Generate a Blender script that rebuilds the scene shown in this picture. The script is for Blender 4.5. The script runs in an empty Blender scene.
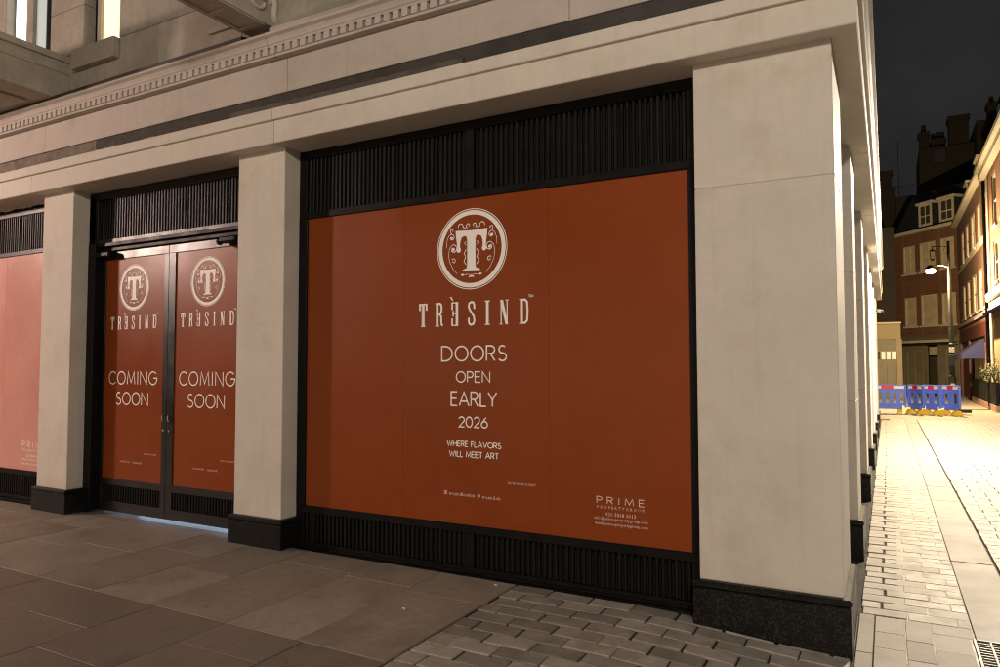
import bpy, bmesh, math, random
from mathutils import Vector, Matrix
rnd = random.Random(7)
scene = bpy.context.scene
COL = scene.collection
R = math.radians

# ------------------------------------------------------------------ camera
cam_d = bpy.data.cameras.new('camera'); cam = bpy.data.objects.new('camera', cam_d); COL.objects.link(cam)
YAW, PITCH, ROLL, FPX = 0.4976, 0.0456, -0.0014, 712.31
fw = Vector((-math.sin(YAW)*math.cos(PITCH), math.cos(YAW)*math.cos(PITCH), math.sin(PITCH)))
rt0 = Vector((math.cos(YAW), math.sin(YAW), 0)); up0 = rt0.cross(fw)
rt = rt0*math.cos(ROLL)+up0*math.sin(ROLL); up = -rt0*math.sin(ROLL)+up0*math.cos(ROLL)
m = Matrix((rt, up, -fw)).transposed().to_4x4(); m.translation = Vector((0.2416, -4.4574, 1.6))
cam.matrix_world = m
cam_d.sensor_fit = 'HORIZONTAL'; cam_d.sensor_width = 36; cam_d.lens = 36*FPX/1000
cam_d.clip_start = 0.05; cam_d.clip_end = 600
scene.camera = cam

# ------------------------------------------------------------------ night sky
w = bpy.data.worlds.new('World'); scene.world = w; w.use_nodes = True
nt = w.node_tree; nt.nodes.clear()
wo = nt.nodes.new('ShaderNodeOutputWorld'); bg = nt.nodes.new('ShaderNodeBackground')
tc = nt.nodes.new('ShaderNodeTexCoord'); nz = nt.nodes.new('ShaderNodeTexNoise'); cr = nt.nodes.new('ShaderNodeValToRGB')
nz.inputs['Scale'].default_value = 4.5; nz.inputs['Detail'].default_value = 4
cr.color_ramp.elements[0].position = .3; cr.color_ramp.elements[0].color = (.0120, .0120, .0132, 1)
cr.color_ramp.elements[1].position = .75; cr.color_ramp.elements[1].color = (.0290, .0270, .0275, 1)
nt.links.new(tc.outputs['Generated'], nz.inputs['Vector']); nt.links.new(nz.outputs['Fac'], cr.inputs['Fac'])
nt.links.new(cr.outputs['Color'], bg.inputs['Color']); nt.links.new(bg.outputs['Background'], wo.inputs['Surface'])
bg.inputs['Strength'].default_value = 1.0
scene.cycles.filter_width = 1.1
scene.view_settings.view_transform = 'Standard'; scene.view_settings.look = 'None'
scene.view_settings.exposure = 0.0; scene.view_settings.gamma = 1.0; scene.view_settings.use_curve_mapping = False

# street lamps of the place: (post xy, head xyz, watts, colour, bulb radius)
LAMP_VIEW = ((2.33, 26.5), (1.73, 26.3, 5.15), 4800, (1.0, .74, .38), .10)
LAMP_LEFT = ((-14.4, -5.2), (-14.0, -4.8, 4.85), 2200, (1.0, .71, .60), .22)
LAMP_REAR = ((3.2, -8.6), (2.4, -8.2, 5.8), 1650, (1.0, .89, .76), .30)
LAMP_SIDE = ((3.25, 10.0), (2.62, 10.0, 5.6), 5800, (1.0, .86, .68), .16)

# ------------------------------------------------------------------ materials
def new_mat(name):
    M = bpy.data.materials.new(name); M.use_nodes = True
    t = M.node_tree; b = t.nodes['Principled BSDF']; return M, t, b

def N(t, kind, **kw):
    n = t.nodes.new(kind)
    for k, v in kw.items():
        if k in n.inputs: n.inputs[k].default_value = v
        else: setattr(n, k, v)
    return n

def pos_vec(t, scale=(1, 1, 1)):
    g = N(t, 'ShaderNodeNewGeometry'); mp = N(t, 'ShaderNodeMapping'); mp.inputs['Scale'].default_value = scale
    t.links.new(g.outputs['Position'], mp.inputs['Vector']); return mp.outputs['Vector']

def mixc(t, fac, a, b, mode='MIX'):
    n = t.nodes.new('ShaderNodeMix'); n.data_type = 'RGBA'; n.blend_type = mode
    for s, v in ((n.inputs[0], fac), (n.inputs[6], a), (n.inputs[7], b)):
        if hasattr(v, 'links') or hasattr(v, 'is_linked'): t.links.new(v, s)
        elif isinstance(v, (int, float)): s.default_value = v
        else: s.default_value = tuple(v)+(1,) if len(v) == 3 else v
    return n.outputs[2]

def ramp(t, src, p0, p1, v0=0., v1=1.):
    n = N(t, 'ShaderNodeMapRange'); n.inputs['From Min'].default_value = p0; n.inputs['From Max'].default_value = p1
    n.inputs['To Min'].default_value = v0; n.inputs['To Max'].default_value = v1
    t.links.new(src, n.inputs['Value']); return n.outputs['Result']

def noise(t, vec, scale, detail=5, rough=.55):
    n = N(t, 'ShaderNodeTexNoise', Scale=scale, Detail=detail, Roughness=rough)
    t.links.new(vec, n.inputs['Vector']); return n.outputs['Fac']

def surf(name, base, rough=.6, var=.15, scale=3., fine=60., bump=.15, rand=0., spec=.5, stain=None, streak=0., coat=0., metal=0., rvar=.08, bdist=.004, spots=0.):
    """painted / mineral surface: mottled colour, per-piece shift, stains with a shape of their own, fine relief"""
    M, t, b = new_mat(name)
    v = pos_vec(t)
    if rand:
        oi = N(t, 'ShaderNodeObjectInfo')
        ad = N(t, 'ShaderNodeVectorMath', operation='ADD'); sc = N(t, 'ShaderNodeVectorMath', operation='SCALE')
        sc.inputs['Scale'].default_value = 17.
        t.links.new(oi.outputs['Random'], sc.inputs[0]); t.links.new(v, ad.inputs[0]); t.links.new(sc.outputs[0], ad.inputs[1])
        v = ad.outputs[0]
    n1 = noise(t, v, scale); n2 = noise(t, v, fine, 3)
    lo = [c*(1-var) for c in base]; hi = [min(1, c*(1+var)) for c in base]
    c = mixc(t, ramp(t, n1, .3, .7), lo, hi)
    c = mixc(t, ramp(t, n2, .3, .7, 0, var*.8), c, [x*.55 for x in base])
    n5 = noise(t, v, scale*6.5, 6, .65); c = mixc(t, ramp(t, n5, .45, .72, 0, min(.8, var*2.4)), c, [x*.62 for x in base])
    if stain:
        n3 = noise(t, v, stain[1], 6, .65)
        c = mixc(t, ramp(t, n3, .52, .72, 0, stain[2]), c, stain[0])
    if spots:
        vo = N(t, 'ShaderNodeTexVoronoi', Scale=4.6, Randomness=1.0); t.links.new(v, vo.inputs['Vector'])
        c = mixc(t, ramp(t, vo.outputs['Distance'], .045, .085, spots, 0.), c, [x*.38 for x in base])
        v2 = N(t, 'ShaderNodeTexVoronoi', Scale=7.3, Randomness=1.0); t.links.new(v, v2.inputs['Vector'])
        c = mixc(t, ramp(t, v2.outputs['Distance'], .03, .07, spots*.5, 0.), c, [min(1, x*1.7) for x in base])
    if streak:
        vs = pos_vec(t, (9, 9, .55)); n4 = noise(t, vs, 1.4, 4, .6)
        c = mixc(t, ramp(t, n4, .55, .75, 0, streak), c, [x*.45 for x in base])
    if rand:
        hs = N(t, 'ShaderNodeHueSaturation'); t.links.new(c, hs.inputs['Color'])
        t.links.new(ramp(t, oi.outputs['Random'], 0, 1, 1-rand, 1+rand), hs.inputs['Value']); c = hs.outputs['Color']
    t.links.new(c, b.inputs['Base Color'])
    t.links.new(ramp(t, n1, .25, .75, max(.02, rough-rvar), min(1, rough+rvar)), b.inputs['Roughness'])
    b.inputs['Specular IOR Level'].default_value = spec; b.inputs['Metallic'].default_value = metal
    if coat: b.inputs['Coat Weight'].default_value = coat; b.inputs['Coat Roughness'].default_value = .12
    if bump:
        bp = N(t, 'ShaderNodeBump', Strength=bump, Distance=bdist)
        m2 = noise(t, v, fine*.6, 6, .7); t.links.new(m2, bp.inputs['Height']); t.links.new(bp.outputs['Normal'], b.inputs['Normal'])
    return M

def emit(name, col, s):
    M, t, b = new_mat(name)
    b.inputs['Base Color'].default_value = (*[min(1, c*.5) for c in col], 1)
    b.inputs['Emission Color'].default_value = (*col, 1); b.inputs['Emission Strength'].default_value = s
    return M

def brick(name, c1, c2, mortar, scale=1.0):
    M, t, b = new_mat(name)
    g = N(t, 'ShaderNodeNewGeometry'); sx = N(t, 'ShaderNodeSeparateXYZ'); t.links.new(g.outputs['Position'], sx.inputs[0])
    ad = N(t, 'ShaderNodeMath', operation='ADD'); t.links.new(sx.outputs[0], ad.inputs[0]); t.links.new(sx.outputs[1], ad.inputs[1])
    cb = N(t, 'ShaderNodeCombineXYZ'); t.links.new(ad.outputs[0], cb.inputs[0]); t.links.new(sx.outputs[2], cb.inputs[1])
    bt = N(t, 'ShaderNodeTexBrick', Scale=scale); bt.inputs['Color1'].default_value = (*c1, 1); bt.inputs['Color2'].default_value = (*c2, 1)
    bt.inputs['Mortar'].default_value = (*mortar, 1); bt.inputs['Brick Width'].default_value = .225; bt.inputs['Row Height'].default_value = .075
    bt.inputs['Mortar Size'].default_value = .008; t.links.new(cb.outputs[0], bt.inputs['Vector'])
    n1 = noise(t, g.outputs['Position'], 1.3, 5); c = mixc(t, ramp(t, n1, .35, .75, 0, .45), bt.outputs['Color'], [x*.45 for x in c1])
    t.links.new(c, b.inputs['Base Color']); b.inputs['Roughness'].default_value = .85
    bp = N(t, 'ShaderNodeBump', Strength=.4, Distance=.006); bp.invert = True; t.links.new(bt.outputs['Fac'], bp.inputs['Height']); t.links.new(bp.outputs['Normal'], b.inputs['Normal'])
    return M

MT = dict(
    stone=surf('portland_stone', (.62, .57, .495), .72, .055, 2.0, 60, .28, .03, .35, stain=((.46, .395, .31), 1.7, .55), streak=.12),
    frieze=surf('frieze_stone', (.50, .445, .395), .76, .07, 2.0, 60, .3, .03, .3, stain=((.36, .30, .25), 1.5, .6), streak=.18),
    mortar=surf('lime_mortar', (.42, .37, .31), .9, .1, 6, 80, .3),
    soot=surf('weathered_stone', (.42, .375, .31), .8, .16, 2.0, 40, .35, .08, .3, stain=((.22, .19, .15), 1.8, .5), streak=.35),
    granite=surf('black_granite', (.0045, .0050, .0046), .40, .5, 9, 240, .10, .1, .25, stain=((.075, .068, .060), 95, .75), rvar=.1),
    black=surf('black_paint', (.0065, .0062, .006), .45, .25, 6, 90, .10, .06, .14, stain=((.018, .0155, .013), 5, .4)),
    slat=surf('black_slat_paint', (.0085, .008, .0075), .45, .25, 6, 90, .08, .3, .16),
    back=surf('black_backing', (.004, .004, .004), .9, .2),
    bronze=surf('bronze_paint', (.016, .014, .0115), .40, .2, 6, 90, .06, .05, .4),
    doorpaint=surf('door_paint', (.009, .008, .007), .34, .25, 6, 90, .06, .05, .5),
    vinyl=surf('orange_vinyl', (.238, .048, .008), .36, .06, 1.2, 9, .10, .02, .22, bdist=.004),
    vinyl_glare=surf('orange_vinyl_pink_glare', (.62, .30, .245), .30, .06, 1.0, 30, .05, .015, .5, bdist=.001),  # orange vinyl with the pink street glare put into its base colour
    print=surf('white_print', (.90, .87, .81), .5, .02, 3, 60, 0),
    pale=surf('pale_print', (.74, .56, .47), .5, .02, 3, 60, 0),
    ghost=surf('seam_line', (.12, .025, .007), .5, .02, 3, 60, 0),
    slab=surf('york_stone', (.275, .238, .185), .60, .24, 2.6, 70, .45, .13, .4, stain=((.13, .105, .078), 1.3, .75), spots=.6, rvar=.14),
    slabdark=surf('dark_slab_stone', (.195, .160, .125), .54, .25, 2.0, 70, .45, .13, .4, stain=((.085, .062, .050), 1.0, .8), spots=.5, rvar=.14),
    sett=surf('granite_sett', (.30, .275, .235), .58, .24, 6, 120, .7, .26, .45, stain=((.12, .09, .06), 2.2, .65), rvar=.14, bdist=.006),
    paleslab=surf('pale_paving', (.34, .30, .25), .68, .12, 3, 90, .35, .08, .4, stain=((.20, .165, .13), 2.5, .5)),
    joint=surf('paving_joint', (.028, .021, .015), .9, .3, 6, 90, .4, stain=((.09, .07, .05), 4, .4)),
    palejoint=surf('pale_joint', (.20, .172, .14), .85, .25, 6, 90, .4, stain=((.10, .08, .06), 4, .4)),
    palesett=surf('pale_granite_sett', (.32, .285, .235), .6, .14, 5, 110, .45, .12, .45, stain=((.20, .16, .12), 3.0, .45), rvar=.14, bdist=.006),
    far_road=surf('far_street_stone', (.30, .255, .20), .7, .12, 2, 50, .3, stain=((.2, .17, .13), 1.2, .5)),
    iron=surf('cast_iron', (.11, .10, .09), .5, .2, 8, 120, .2, metal=.4),
    void=surf('dark_void', (.003, .003, .003), 1., .1),
    board=surf('weathered_board', (.050, .043, .036), .8, .3, 4, 40, .4, .15, .3, stain=((.12, .10, .085), 5, .5)),
    boardgrey=surf('grey_board', (.105, .092, .078), .8, .3, 5, 40, .4, .1, .3, stain=((.05, .043, .036), 4, .6)),
    boardpale=surf('mortar_bed', (.22, .185, .15), .9, .3, 9, 50, .6, .1, .3, stain=((.09, .075, .06), 7, .7)),
    boardshade=surf('dark_board_and_shade', (.045, .040, .036), .6, .3, 5, 60, .3),  # tone of the dark boards, and of the painted shade line above the cornice
    win_warm=emit('lit_window', (1.0, .90, .52), 1.35),
    win_white=emit('lit_white_window', (1.0, .96, .86), 1.7),
    win_blue=emit('pale_blind', (.62, .66, .62), .55),
    brick=brick('red_brick', (.15, .055, .027), (.105, .038, .02), (.13, .10, .075)),
    brick2=brick('orange_brick', (.24, .095, .045), (.17, .065, .032), (.18, .14, .10)),
    dbrick=brick('dark_brick', (.022, .013, .009), (.017, .010, .007), (.02, .016, .012)),
    slate=surf('slate', (.022, .02, .02), .6, .3, 4, 40, .4),
    whitep=surf('white_paint', (.42, .375, .30), .55, .08, 3, 40, .1, streak=.15),
    cream=surf('cream_paint', (.24, .18, .095), .6, .1, 2, 40, .1, streak=.15),
    glass=surf('dark_glass', (.05, .042, .03), .08, .2, 3, 40, 0, spec=.8),
    blind=surf('window_blind', (.42, .34, .22), .5, .15, 3, 40, .05),
    olive=surf('olive_paint', (.16, .135, .085), .6, .15, 2, 40, .1),
    awn=surf('blue_canvas', (.011, .011, .055), .85, .15, 4, 60, .3),
    oxblood=surf('oxblood_paint', (.085, .016, .012), .5, .2, 3, 40, .1),
    blue=surf('blue_plastic', (.10, .17, .68), .45, .1, 4, 60, .05, .06),
    red=surf('red_reflector', (.65, .02, .04), .4, .05, 4, 60, 0),
    whiteb=surf('white_plastic', (.75, .75, .75), .45, .06, 4, 60, 0),
    yellow=surf('yellow_plastic', (.72, .46, .03), .5, .1, 4, 60, .05),
    rubber=surf('black_rubber', (.015, .015, .015), .8, .2),
    post=surf('lamp_post_paint', (.007, .007, .0065), .55, .2, 5, 60, .1, spec=.25),
    bulb=emit('lamp_glow', (1.0, .82, .45), 60),
    added_glow=emit('added_shop_glow', (1.0, .80, .62), 3.0),  # glow added to the unseen shops as soft front light
    tube=emit('cool_work_light', (.55, .75, 1.0), 26),
    steel=surf('threshold_steel', (.42, .43, .44), .38, .15, 6, 70, .15, metal=.6),
    leaf=surf('leaf', (.085, .10, .035), .6, .3, 6, 60, .1, .3),
    bark=surf('bark', (.09, .06, .035), .9, .3),
    pink=surf('pink_render', (.34, .20, .15), .8, .1, 3, 40, .2),
    brass=surf('worn_brass', (.45, .36, .22), .35, .2, 6, 60, .1, metal=.8),
    plaster=surf('interior_plaster', (.45, .45, .45), .9, .05),
)

# ------------------------------------------------------------------ geometry helpers
class MB:
    def __init__(s): s.v = []; s.f = []
    def add(s, vs, fs):
        k = len(s.v); s.v += [tuple(p) for p in vs]; s.f += [tuple(i+k for i in q) for q in fs]; return s
    def box(s, lo, hi, c=0.0):
        x0, y0, z0 = lo; x1, y1, z1 = hi
        if c <= 0:
            return s.add([(x0, y0, z0), (x1, y0, z0), (x1, y1, z0), (x0, y1, z0), (x0, y0, z1), (x1, y0, z1), (x1, y1, z1), (x0, y1, z1)],
                         [(0, 3, 2, 1), (4, 5, 6, 7), (0, 1, 5, 4), (1, 2, 6, 5), (2, 3, 7, 6), (3, 0, 4, 7)])
        vs = []; idx = {}
        for i in (0, 1):
            for j in (0, 1):
                for k in (0, 1):
                    P = [(x0, x1)[i], (y0, y1)[j], (z0, z1)[k]]; D = [(1, -1)[i], (1, -1)[j], (1, -1)[k]]
                    for a in range(3):
                        q = list(P)
                        for b_ in range(3):
                            if b_ != a: q[b_] += D[b_]*c
                        idx[(i, j, k, a)] = len(vs); vs.append(q)
        fs = []
        def cyc(a, val):
            b_, c_ = [(1, 2), (2, 0), (0, 1)][a]; out = []
            for (p, q) in ((0, 0), (1, 0), (1, 1), (0, 1)):
                key = [0, 0, 0]; key[a] = val; key[b_] = p; key[c_] = q; out.append(tuple(key))
            return out if val else out[::-1]
        for a in range(3):
            for val in (0, 1): fs.append([idx[(*k, a)] for k in cyc(a, val)])
        for a in range(3):
            b_, c_ = [(1, 2), (2, 0), (0, 1)][a]
            for p in (0, 1):
                for q in (0, 1):
                    k0 = [0, 0, 0]; k0[b_] = p; k0[c_] = q; k1 = list(k0); k1[a] = 1
                    fs.append([idx[(*k0, b_)], idx[(*k1, b_)], idx[(*k1, c_)], idx[(*k0, c_)]])
        for i in (0, 1):
            for j in (0, 1):
                for k in (0, 1): fs.append([idx[(i, j, k, 0)], idx[(i, j, k, 1)], idx[(i, j, k, 2)]])
        return s.add(vs, fs)
    def prism(s, poly, axis, a, b):
        """poly in the plane across axis ('x': (y,z), 'y': (x,z), 'z': (x,y)), from a to b"""
        n = len(poly); put = {'x': lambda p, t: (t, p[0], p[1]), 'y': lambda p, t: (p[0], t, p[1]), 'z': lambda p, t: (p[0], p[1], t)}[axis]
        vs = [put(p, a) for p in poly]+[put(p, b) for p in poly]
        fs = [tuple(range(n))[::-1], tuple(range(n, 2*n))]+[(i, (i+1) % n, n+(i+1) % n, n+i) for i in range(n)]
        return s.add(vs, fs)
    def tube(s, pts, r, n=10, cap=True):
        pts = [Vector(p) for p in pts]; rs = r if isinstance(r, (list, tuple)) else [r]*len(pts); vs = []; fs = []
        for i, p in enumerate(pts):
            d = (pts[min(i+1, len(pts)-1)]-pts[max(i-1, 0)]).normalized()
            a = d.orthogonal().normalized() if abs(d.z) > .99 else d.cross(Vector((0, 0, 1))).normalized(); b_ = d.cross(a).normalized()
            if abs(d.z) > .99: a = Vector((1, 0, 0)); b_ = Vector((0, 1, 0))*(1 if d.z > 0 else -1)
            for k in range(n):
                t = 2*math.pi*k/n; vs.append(p+a*math.cos(t)*rs[i]+b_*math.sin(t)*rs[i])
        for i in range(len(pts)-1):
            for k in range(n): fs.append((i*n+k, i*n+(k+1) % n, (i+1)*n+(k+1) % n, (i+1)*n+k))
        if cap: fs += [tuple(range(n))[::-1], tuple(range((len(pts)-1)*n, len(pts)*n))]
        return s.add(vs, fs)
    def sphere(s, c, r, n=12, m_=8, sq=(1, 1, 1)):
        vs = [(c[0], c[1], c[2]+r*sq[2])]; fs = []
        for i in range(1, m_):
            for k in range(n):
                a = math.pi*i/m_; b_ = 2*math.pi*k/n
                vs.append((c[0]+r*sq[0]*math.sin(a)*math.cos(b_), c[1]+r*sq[1]*math.sin(a)*math.sin(b_), c[2]+r*sq[2]*math.cos(a)))
        vs.append((c[0], c[1], c[2]-r*sq[2])); L = len(vs)-1
        for k in range(n): fs.append((0, 1+k, 1+(k+1) % n)); fs.append((L, L-n+(k+1) % n, L-n+k))
        for i in range(m_-2):
            for k in range(n): a = 1+i*n; fs.append((a+k, a+n+k, a+n+(k+1) % n, a+(k+1) % n))
        return s.add(vs, fs)
    def build(s, name, mat, parent=None, smooth=False, origin=None):
        xs, ys, zs = zip(*s.v)
        o = Vector(origin) if origin is not None else Vector(((min(xs)+max(xs))/2, (min(ys)+max(ys))/2, min(zs)))
        me = bpy.data.meshes.new(name); me.from_pydata([(x-o.x, y-o.y, z-o.z) for x, y, z in s.v], [], s.f); me.validate(); me.update()
        bm = bmesh.new(); bm.from_mesh(me); bmesh.ops.recalc_face_normals(bm, faces=bm.faces); bm.to_mesh(me); bm.free()
        me.materials.append(MT[mat] if isinstance(mat, str) else mat)
        if smooth:
            for p in me.polygons: p.use_smooth = True
        return place(name, me, o, parent)

def wloc(o):
    v = Vector((0, 0, 0))
    while o is not None: v += o.location; o = o.parent
    return v

def place(name, data, loc, parent=None):
    o = bpy.data.objects.new(name, data); COL.objects.link(o)
    o.location = Vector(loc)-(wloc(parent) if parent else Vector((0, 0, 0)))
    if parent: o.parent = parent
    return o

def thing(name, label, cat, loc, group=None):
    o = place(name, None, loc); o.empty_display_size = .2; return tag(o, label, cat, group)
def tag(o, label, cat, group=None):
    o['label'] = label; o['category'] = cat
    if group: o['group'] = group
    return o
def structure(o): o['kind'] = 'structure'; return o

def gz(x, y=0):
    """street level: the front pavement is a little higher than the side street"""
    t = min(1, max(0, (x+1.25)/1.35)); t = t*t*(3-2*t)
    return .058*(1-t)-.010*t

# ------------------------------------------------------------------ ground
gx = sorted(set([-120, -60, -30, -16]+[-3+.25*i for i in range(20)]+[3, 6, 12, 30, 60, 120]))
gyy = [-120, -60, -30, -12, -8, -5, -3, 0, 3, 6, 10, 16, 24, 34, 48, 80, 140]
b = MB(); nx = len(gx)
b.add([(x, y, gz(x)-.016) for y in gyy for x in gx], [(j*nx+i, j*nx+i+1, (j+1)*nx+i+1, (j+1)*nx+i) for j in range(len(gyy)-1) for i in range(nx-1)])
ground = structure(b.build('ground', 'joint', origin=(0, 0, 0)))

pavement = MB().box((-16, -8.0, .02), (-2.1, .10, .045)).build('pavement', 'joint'); structure(pavement)
def slab(x0, x1, y0, y1, mat, parent, zt=None, g=.0032, name='paving_slab', th=.05):
    x0 += g; x1 -= g; y0 += g; y1 -= g; j = rnd.uniform(-.0025, .0025); tx = rnd.uniform(-.0018, .0018)
    q = MB().box((x0, y0, -th), (x1, y1, 0), .0022)
    cx, cy = (x0+x1)/2, (y0+y1)/2; vs = []
    for (x, y, z) in q.v: vs.append((x, y, z+(gz(x) if zt is None else zt)+j+tx*(x-cx)*2))
    q.v = vs
    return q.build(name, mat, parent)
cols = [-2.1, -2.725, -3.31, -4.02, -4.62, -5.30, -5.95, -6.60, -7.28, -7.95, -8.6, -9.25, -9.9, -10.55, -11.2]
brk = [-.395, -.318, -.25, -.747, -.43, -.65, -.78, -.30, -.62, -.2, -.8, -.45, -.7, -.35]
for i in range(len(cols)-1):
    x1, x0 = cols[i], cols[i+1]
    slab(x0, x1, brk[i], .09, 'slab', pavement); slab(x0, x1, -1.41, brk[i], 'slab', pavement)
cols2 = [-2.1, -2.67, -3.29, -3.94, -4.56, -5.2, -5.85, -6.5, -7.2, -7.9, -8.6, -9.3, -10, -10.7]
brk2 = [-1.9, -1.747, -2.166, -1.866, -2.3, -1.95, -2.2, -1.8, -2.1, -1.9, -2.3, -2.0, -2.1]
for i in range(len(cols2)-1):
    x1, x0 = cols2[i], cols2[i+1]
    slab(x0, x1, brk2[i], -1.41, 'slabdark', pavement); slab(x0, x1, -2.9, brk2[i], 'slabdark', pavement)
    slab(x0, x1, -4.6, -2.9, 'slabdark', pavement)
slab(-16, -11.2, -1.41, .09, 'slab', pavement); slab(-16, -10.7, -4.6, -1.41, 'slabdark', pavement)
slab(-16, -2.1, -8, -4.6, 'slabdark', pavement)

sett_paving = MB().add([(x, y, gz(x)-.012) for y in (-8, .10) for x in [-2.1+.2*i for i in range(12)]], [(i, i+1, 13+i, 12+i) for i in range(11)]).build('sett_paving', 'joint'); structure(sett_paving)
def sett_geo(q, x0, x1, y0, y1, zt=None, flat=False):
    g = rnd.uniform(.0022, .0042) if flat else rnd.uniform(.0045, .0085); x0 += g; x1 -= g; y0 += g; y1 -= g; kf = .4 if flat else 1; j = rnd.uniform(-.004, .002)*kf; tx = rnd.uniform(-.009, .009)*kf; ty = rnd.uniform(-.009, .009)*kf
    k = MB().box((x0, y0, -.06), (x1, y1, 0), .0025 if flat else .0045); cx, cy = (x0+x1)/2, (y0+y1)/2
    q.add([(x, y, z+(gz(x) if zt is None else zt)+j+tx*(x-cx)+ty*(y-cy)) for x, y, z in k.v], k.f)
def rows(xa, xb, ya, yb, fn, L=.288, W=.146, ph=0.):
    y = yb; i = 0
    while y > ya+.01:
        x = xa-L*((.5 if i % 2 else 0)+ph)+rnd.uniform(-.012, .012)
        while x < xb-.02:
            a, c = max(x, xa), min(x+L, xb)
            if c-a > .05: fn(a, c, y-W, y)
            x += L+rnd.uniform(-.006, .006)
        y -= W; i += 1
def one_sett(parent, mat='sett'):
    def f(a, c, y0, y1): q = MB(); sett_geo(q, a, c, y0, y1, flat=mat == 'palesett' and a > .2); q.build('sett', mat, parent)
    return f
rows(-2.09, .03, -1.62, .09, one_sett(sett_paving))
q = MB(); rows(-2.09, .6, -4.5, -1.62, lambda a, c, y0, y1: sett_geo(q, a, c, y0, y1)); o = q.build('sett', 'sett', sett_paving); o['kind'] = 'stuff'

side_pavement = MB().box((.0, -.9, -.06), (.66, 20, -.0245)).build('side_pavement', 'palejoint'); structure(side_pavement)
MB().box((.0, .78, -.06), (.27, 20, -.024)).build('joint_bed', 'joint', side_pavement)
MB().box((.272, -.9, -.06), (.66, 20, -.0125)).build('joint_fill', 'palesett', side_pavement)
rows(.045, .66, .80, 7.6, one_sett(side_pavement, 'palesett'), .268, .158)
q = MB(); rows(.045, .66, 7.6, 19.5, lambda a, c, y0, y1: sett_geo(q, a, c, y0, y1, flat=True), .268, .158); o = q.build('sett', 'palesett', side_pavement); o['kind'] = 'stuff'
for (x0, x1, y0, y1) in ((.045, .135, .10, .80), (.045, .135, -.9, .10), (.135, .30, .50, .80), (.30, .44, .42, .80), (.44, .66, .62, .80), (.135, .30, .22, .50), (.30, .44, .10, .42), (.44, .635, .33, .62), (.135, .30, -.25, .22), (.30, .44, -.35, .10), (.44, .635, -.15, .33), (.135, .635, -.9, -.35)):
    slab(x0, x1, y0, y1, 'paleslab', side_pavement)
kerb = MB().box((.66, -1, -.06), (.960, 26, -.020)).build('kerb', 'palejoint'); structure(kerb)
ks = [.62, 1.6, 2.55, 3.6, 4.5, 5.6, 6.7, 7.8, 9, 10.4, 12, 14, 16, 18.5, 21, 24]
for i in range(len(ks)-1): slab(.662, .962, ks[i], ks[i+1], 'paleslab', kerb, g=.003, name='kerb_stone')
slab(.662, .962, -1, .10, 'paleslab', kerb, g=.003, name='kerb_stone')
road = MB().box((.97, -8, -.06), (3.6, 20, -.028)).build('road', 'joint'); structure(road)
rows(.975, 1.95, 2.2, 6.3, one_sett(road, 'palesett'), .30, .165)
q = MB()
rows(.975, 3.58, 6.3, 20, lambda a, c, y0, y1: sett_geo(q, a, c, y0, y1, flat=True), .30, .165); rows(1.95, 3.58, 2.2, 6.3, lambda a, c, y0, y1: sett_geo(q, a, c, y0, y1, flat=True), .30, .165)
rows(.975, 3.58, -4, 2.2, lambda a, c, y0, y1: sett_geo(q, a, c, y0, y1, flat=True), .30, .165); o = q.build('sett', 'palesett', road); o['kind'] = 'stuff'
far_road = MB().box((-12, 20, -.10), (14, 60, -.012)).build('far_road', 'far_road'); structure(far_road)

# drain grate in the channel beside the kerb
dg = thing('drain_grate', 'cast iron drain grate set in the pale paving at the right edge', 'drain', (.795, .36, -.02))
MB().box((.645, .105, -.12), (.955, .615, -.045)).build('sump', 'void', dg)
fr = MB(); 
for lo, hi in (((.645, .10, -.05), (.662, .615, -.004)), ((.938, .10, -.05), (.955, .615, -.004)), ((.662, .10, -.05), (.938, .118, -.004)), ((.662, .597, -.05), (.938, .615, -.004))): fr.box(lo, hi, .002)
fr.build('frame', 'iron', dg)
for i in range(3):
    x = .731+i*.069; MB().box((x-.007, .118, -.045), (x+.007, .597, -.0055), .002).build('bar', 'iron', dg)
for i in range(11):
    y = .152+i*.041; MB().box((.662, y-.0065, -.045), (.938, y+.0065, -.0075), .002).build('cross_bar', 'iron', dg)

# ------------------------------------------------------------------ the corner building
bld = thing('corner_building', 'pale stone corner building with orange covered shopfront windows and black louvres', 'building', (-4, 0, 0))
ZT, ZP = .303, 3.49
def pillar(x0, x1, y0, y1, joints, ground_z):
    p = MB().box((x0+.004, y0+.004, ground_z), (x1-.004, y1-.004, ZP+.01)).build('pillar', 'mortar', bld)
    js = [ZT]+joints+[ZP]
    for a, c in zip(js[:-1], js[1:]):
        MB().box((x0, y0, a+.001), (x1, y1, c-.001 if c < ZP else ZP+.004), .004).build('stone', 'stone', p)
    e = .035
    k = MB().box((x0-e, y0-e, ground_z-.08), (x1+e, y1+.002, ZT-.045), .004)
    k.box((x0-e-.006, y0-e-.006, ZT-.043), (x1+e+.006, y1+.003, ZT), .012)
    k.build('plinth', 'granite', p)
    return p
pillar(-.793, 0, 0, .80, [2.70], -.03)
pillar(-4.857, -4.29, 0, .183, [], .03)
pillar(-7.919, -7.3684, 0, .183, [], .03)
pillar(-11.6, -11.05, 0, .183, [1.2, 2.3], .03)
sideY = [2.284, 5.233, 8.194, 11.05, 13.95, 16.9]
for y in sideY: 
    q = pillar(-.22, 0, y, y+(.75 if y < 16 else 2.0), [1.3, 2.4], -.03)
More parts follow.
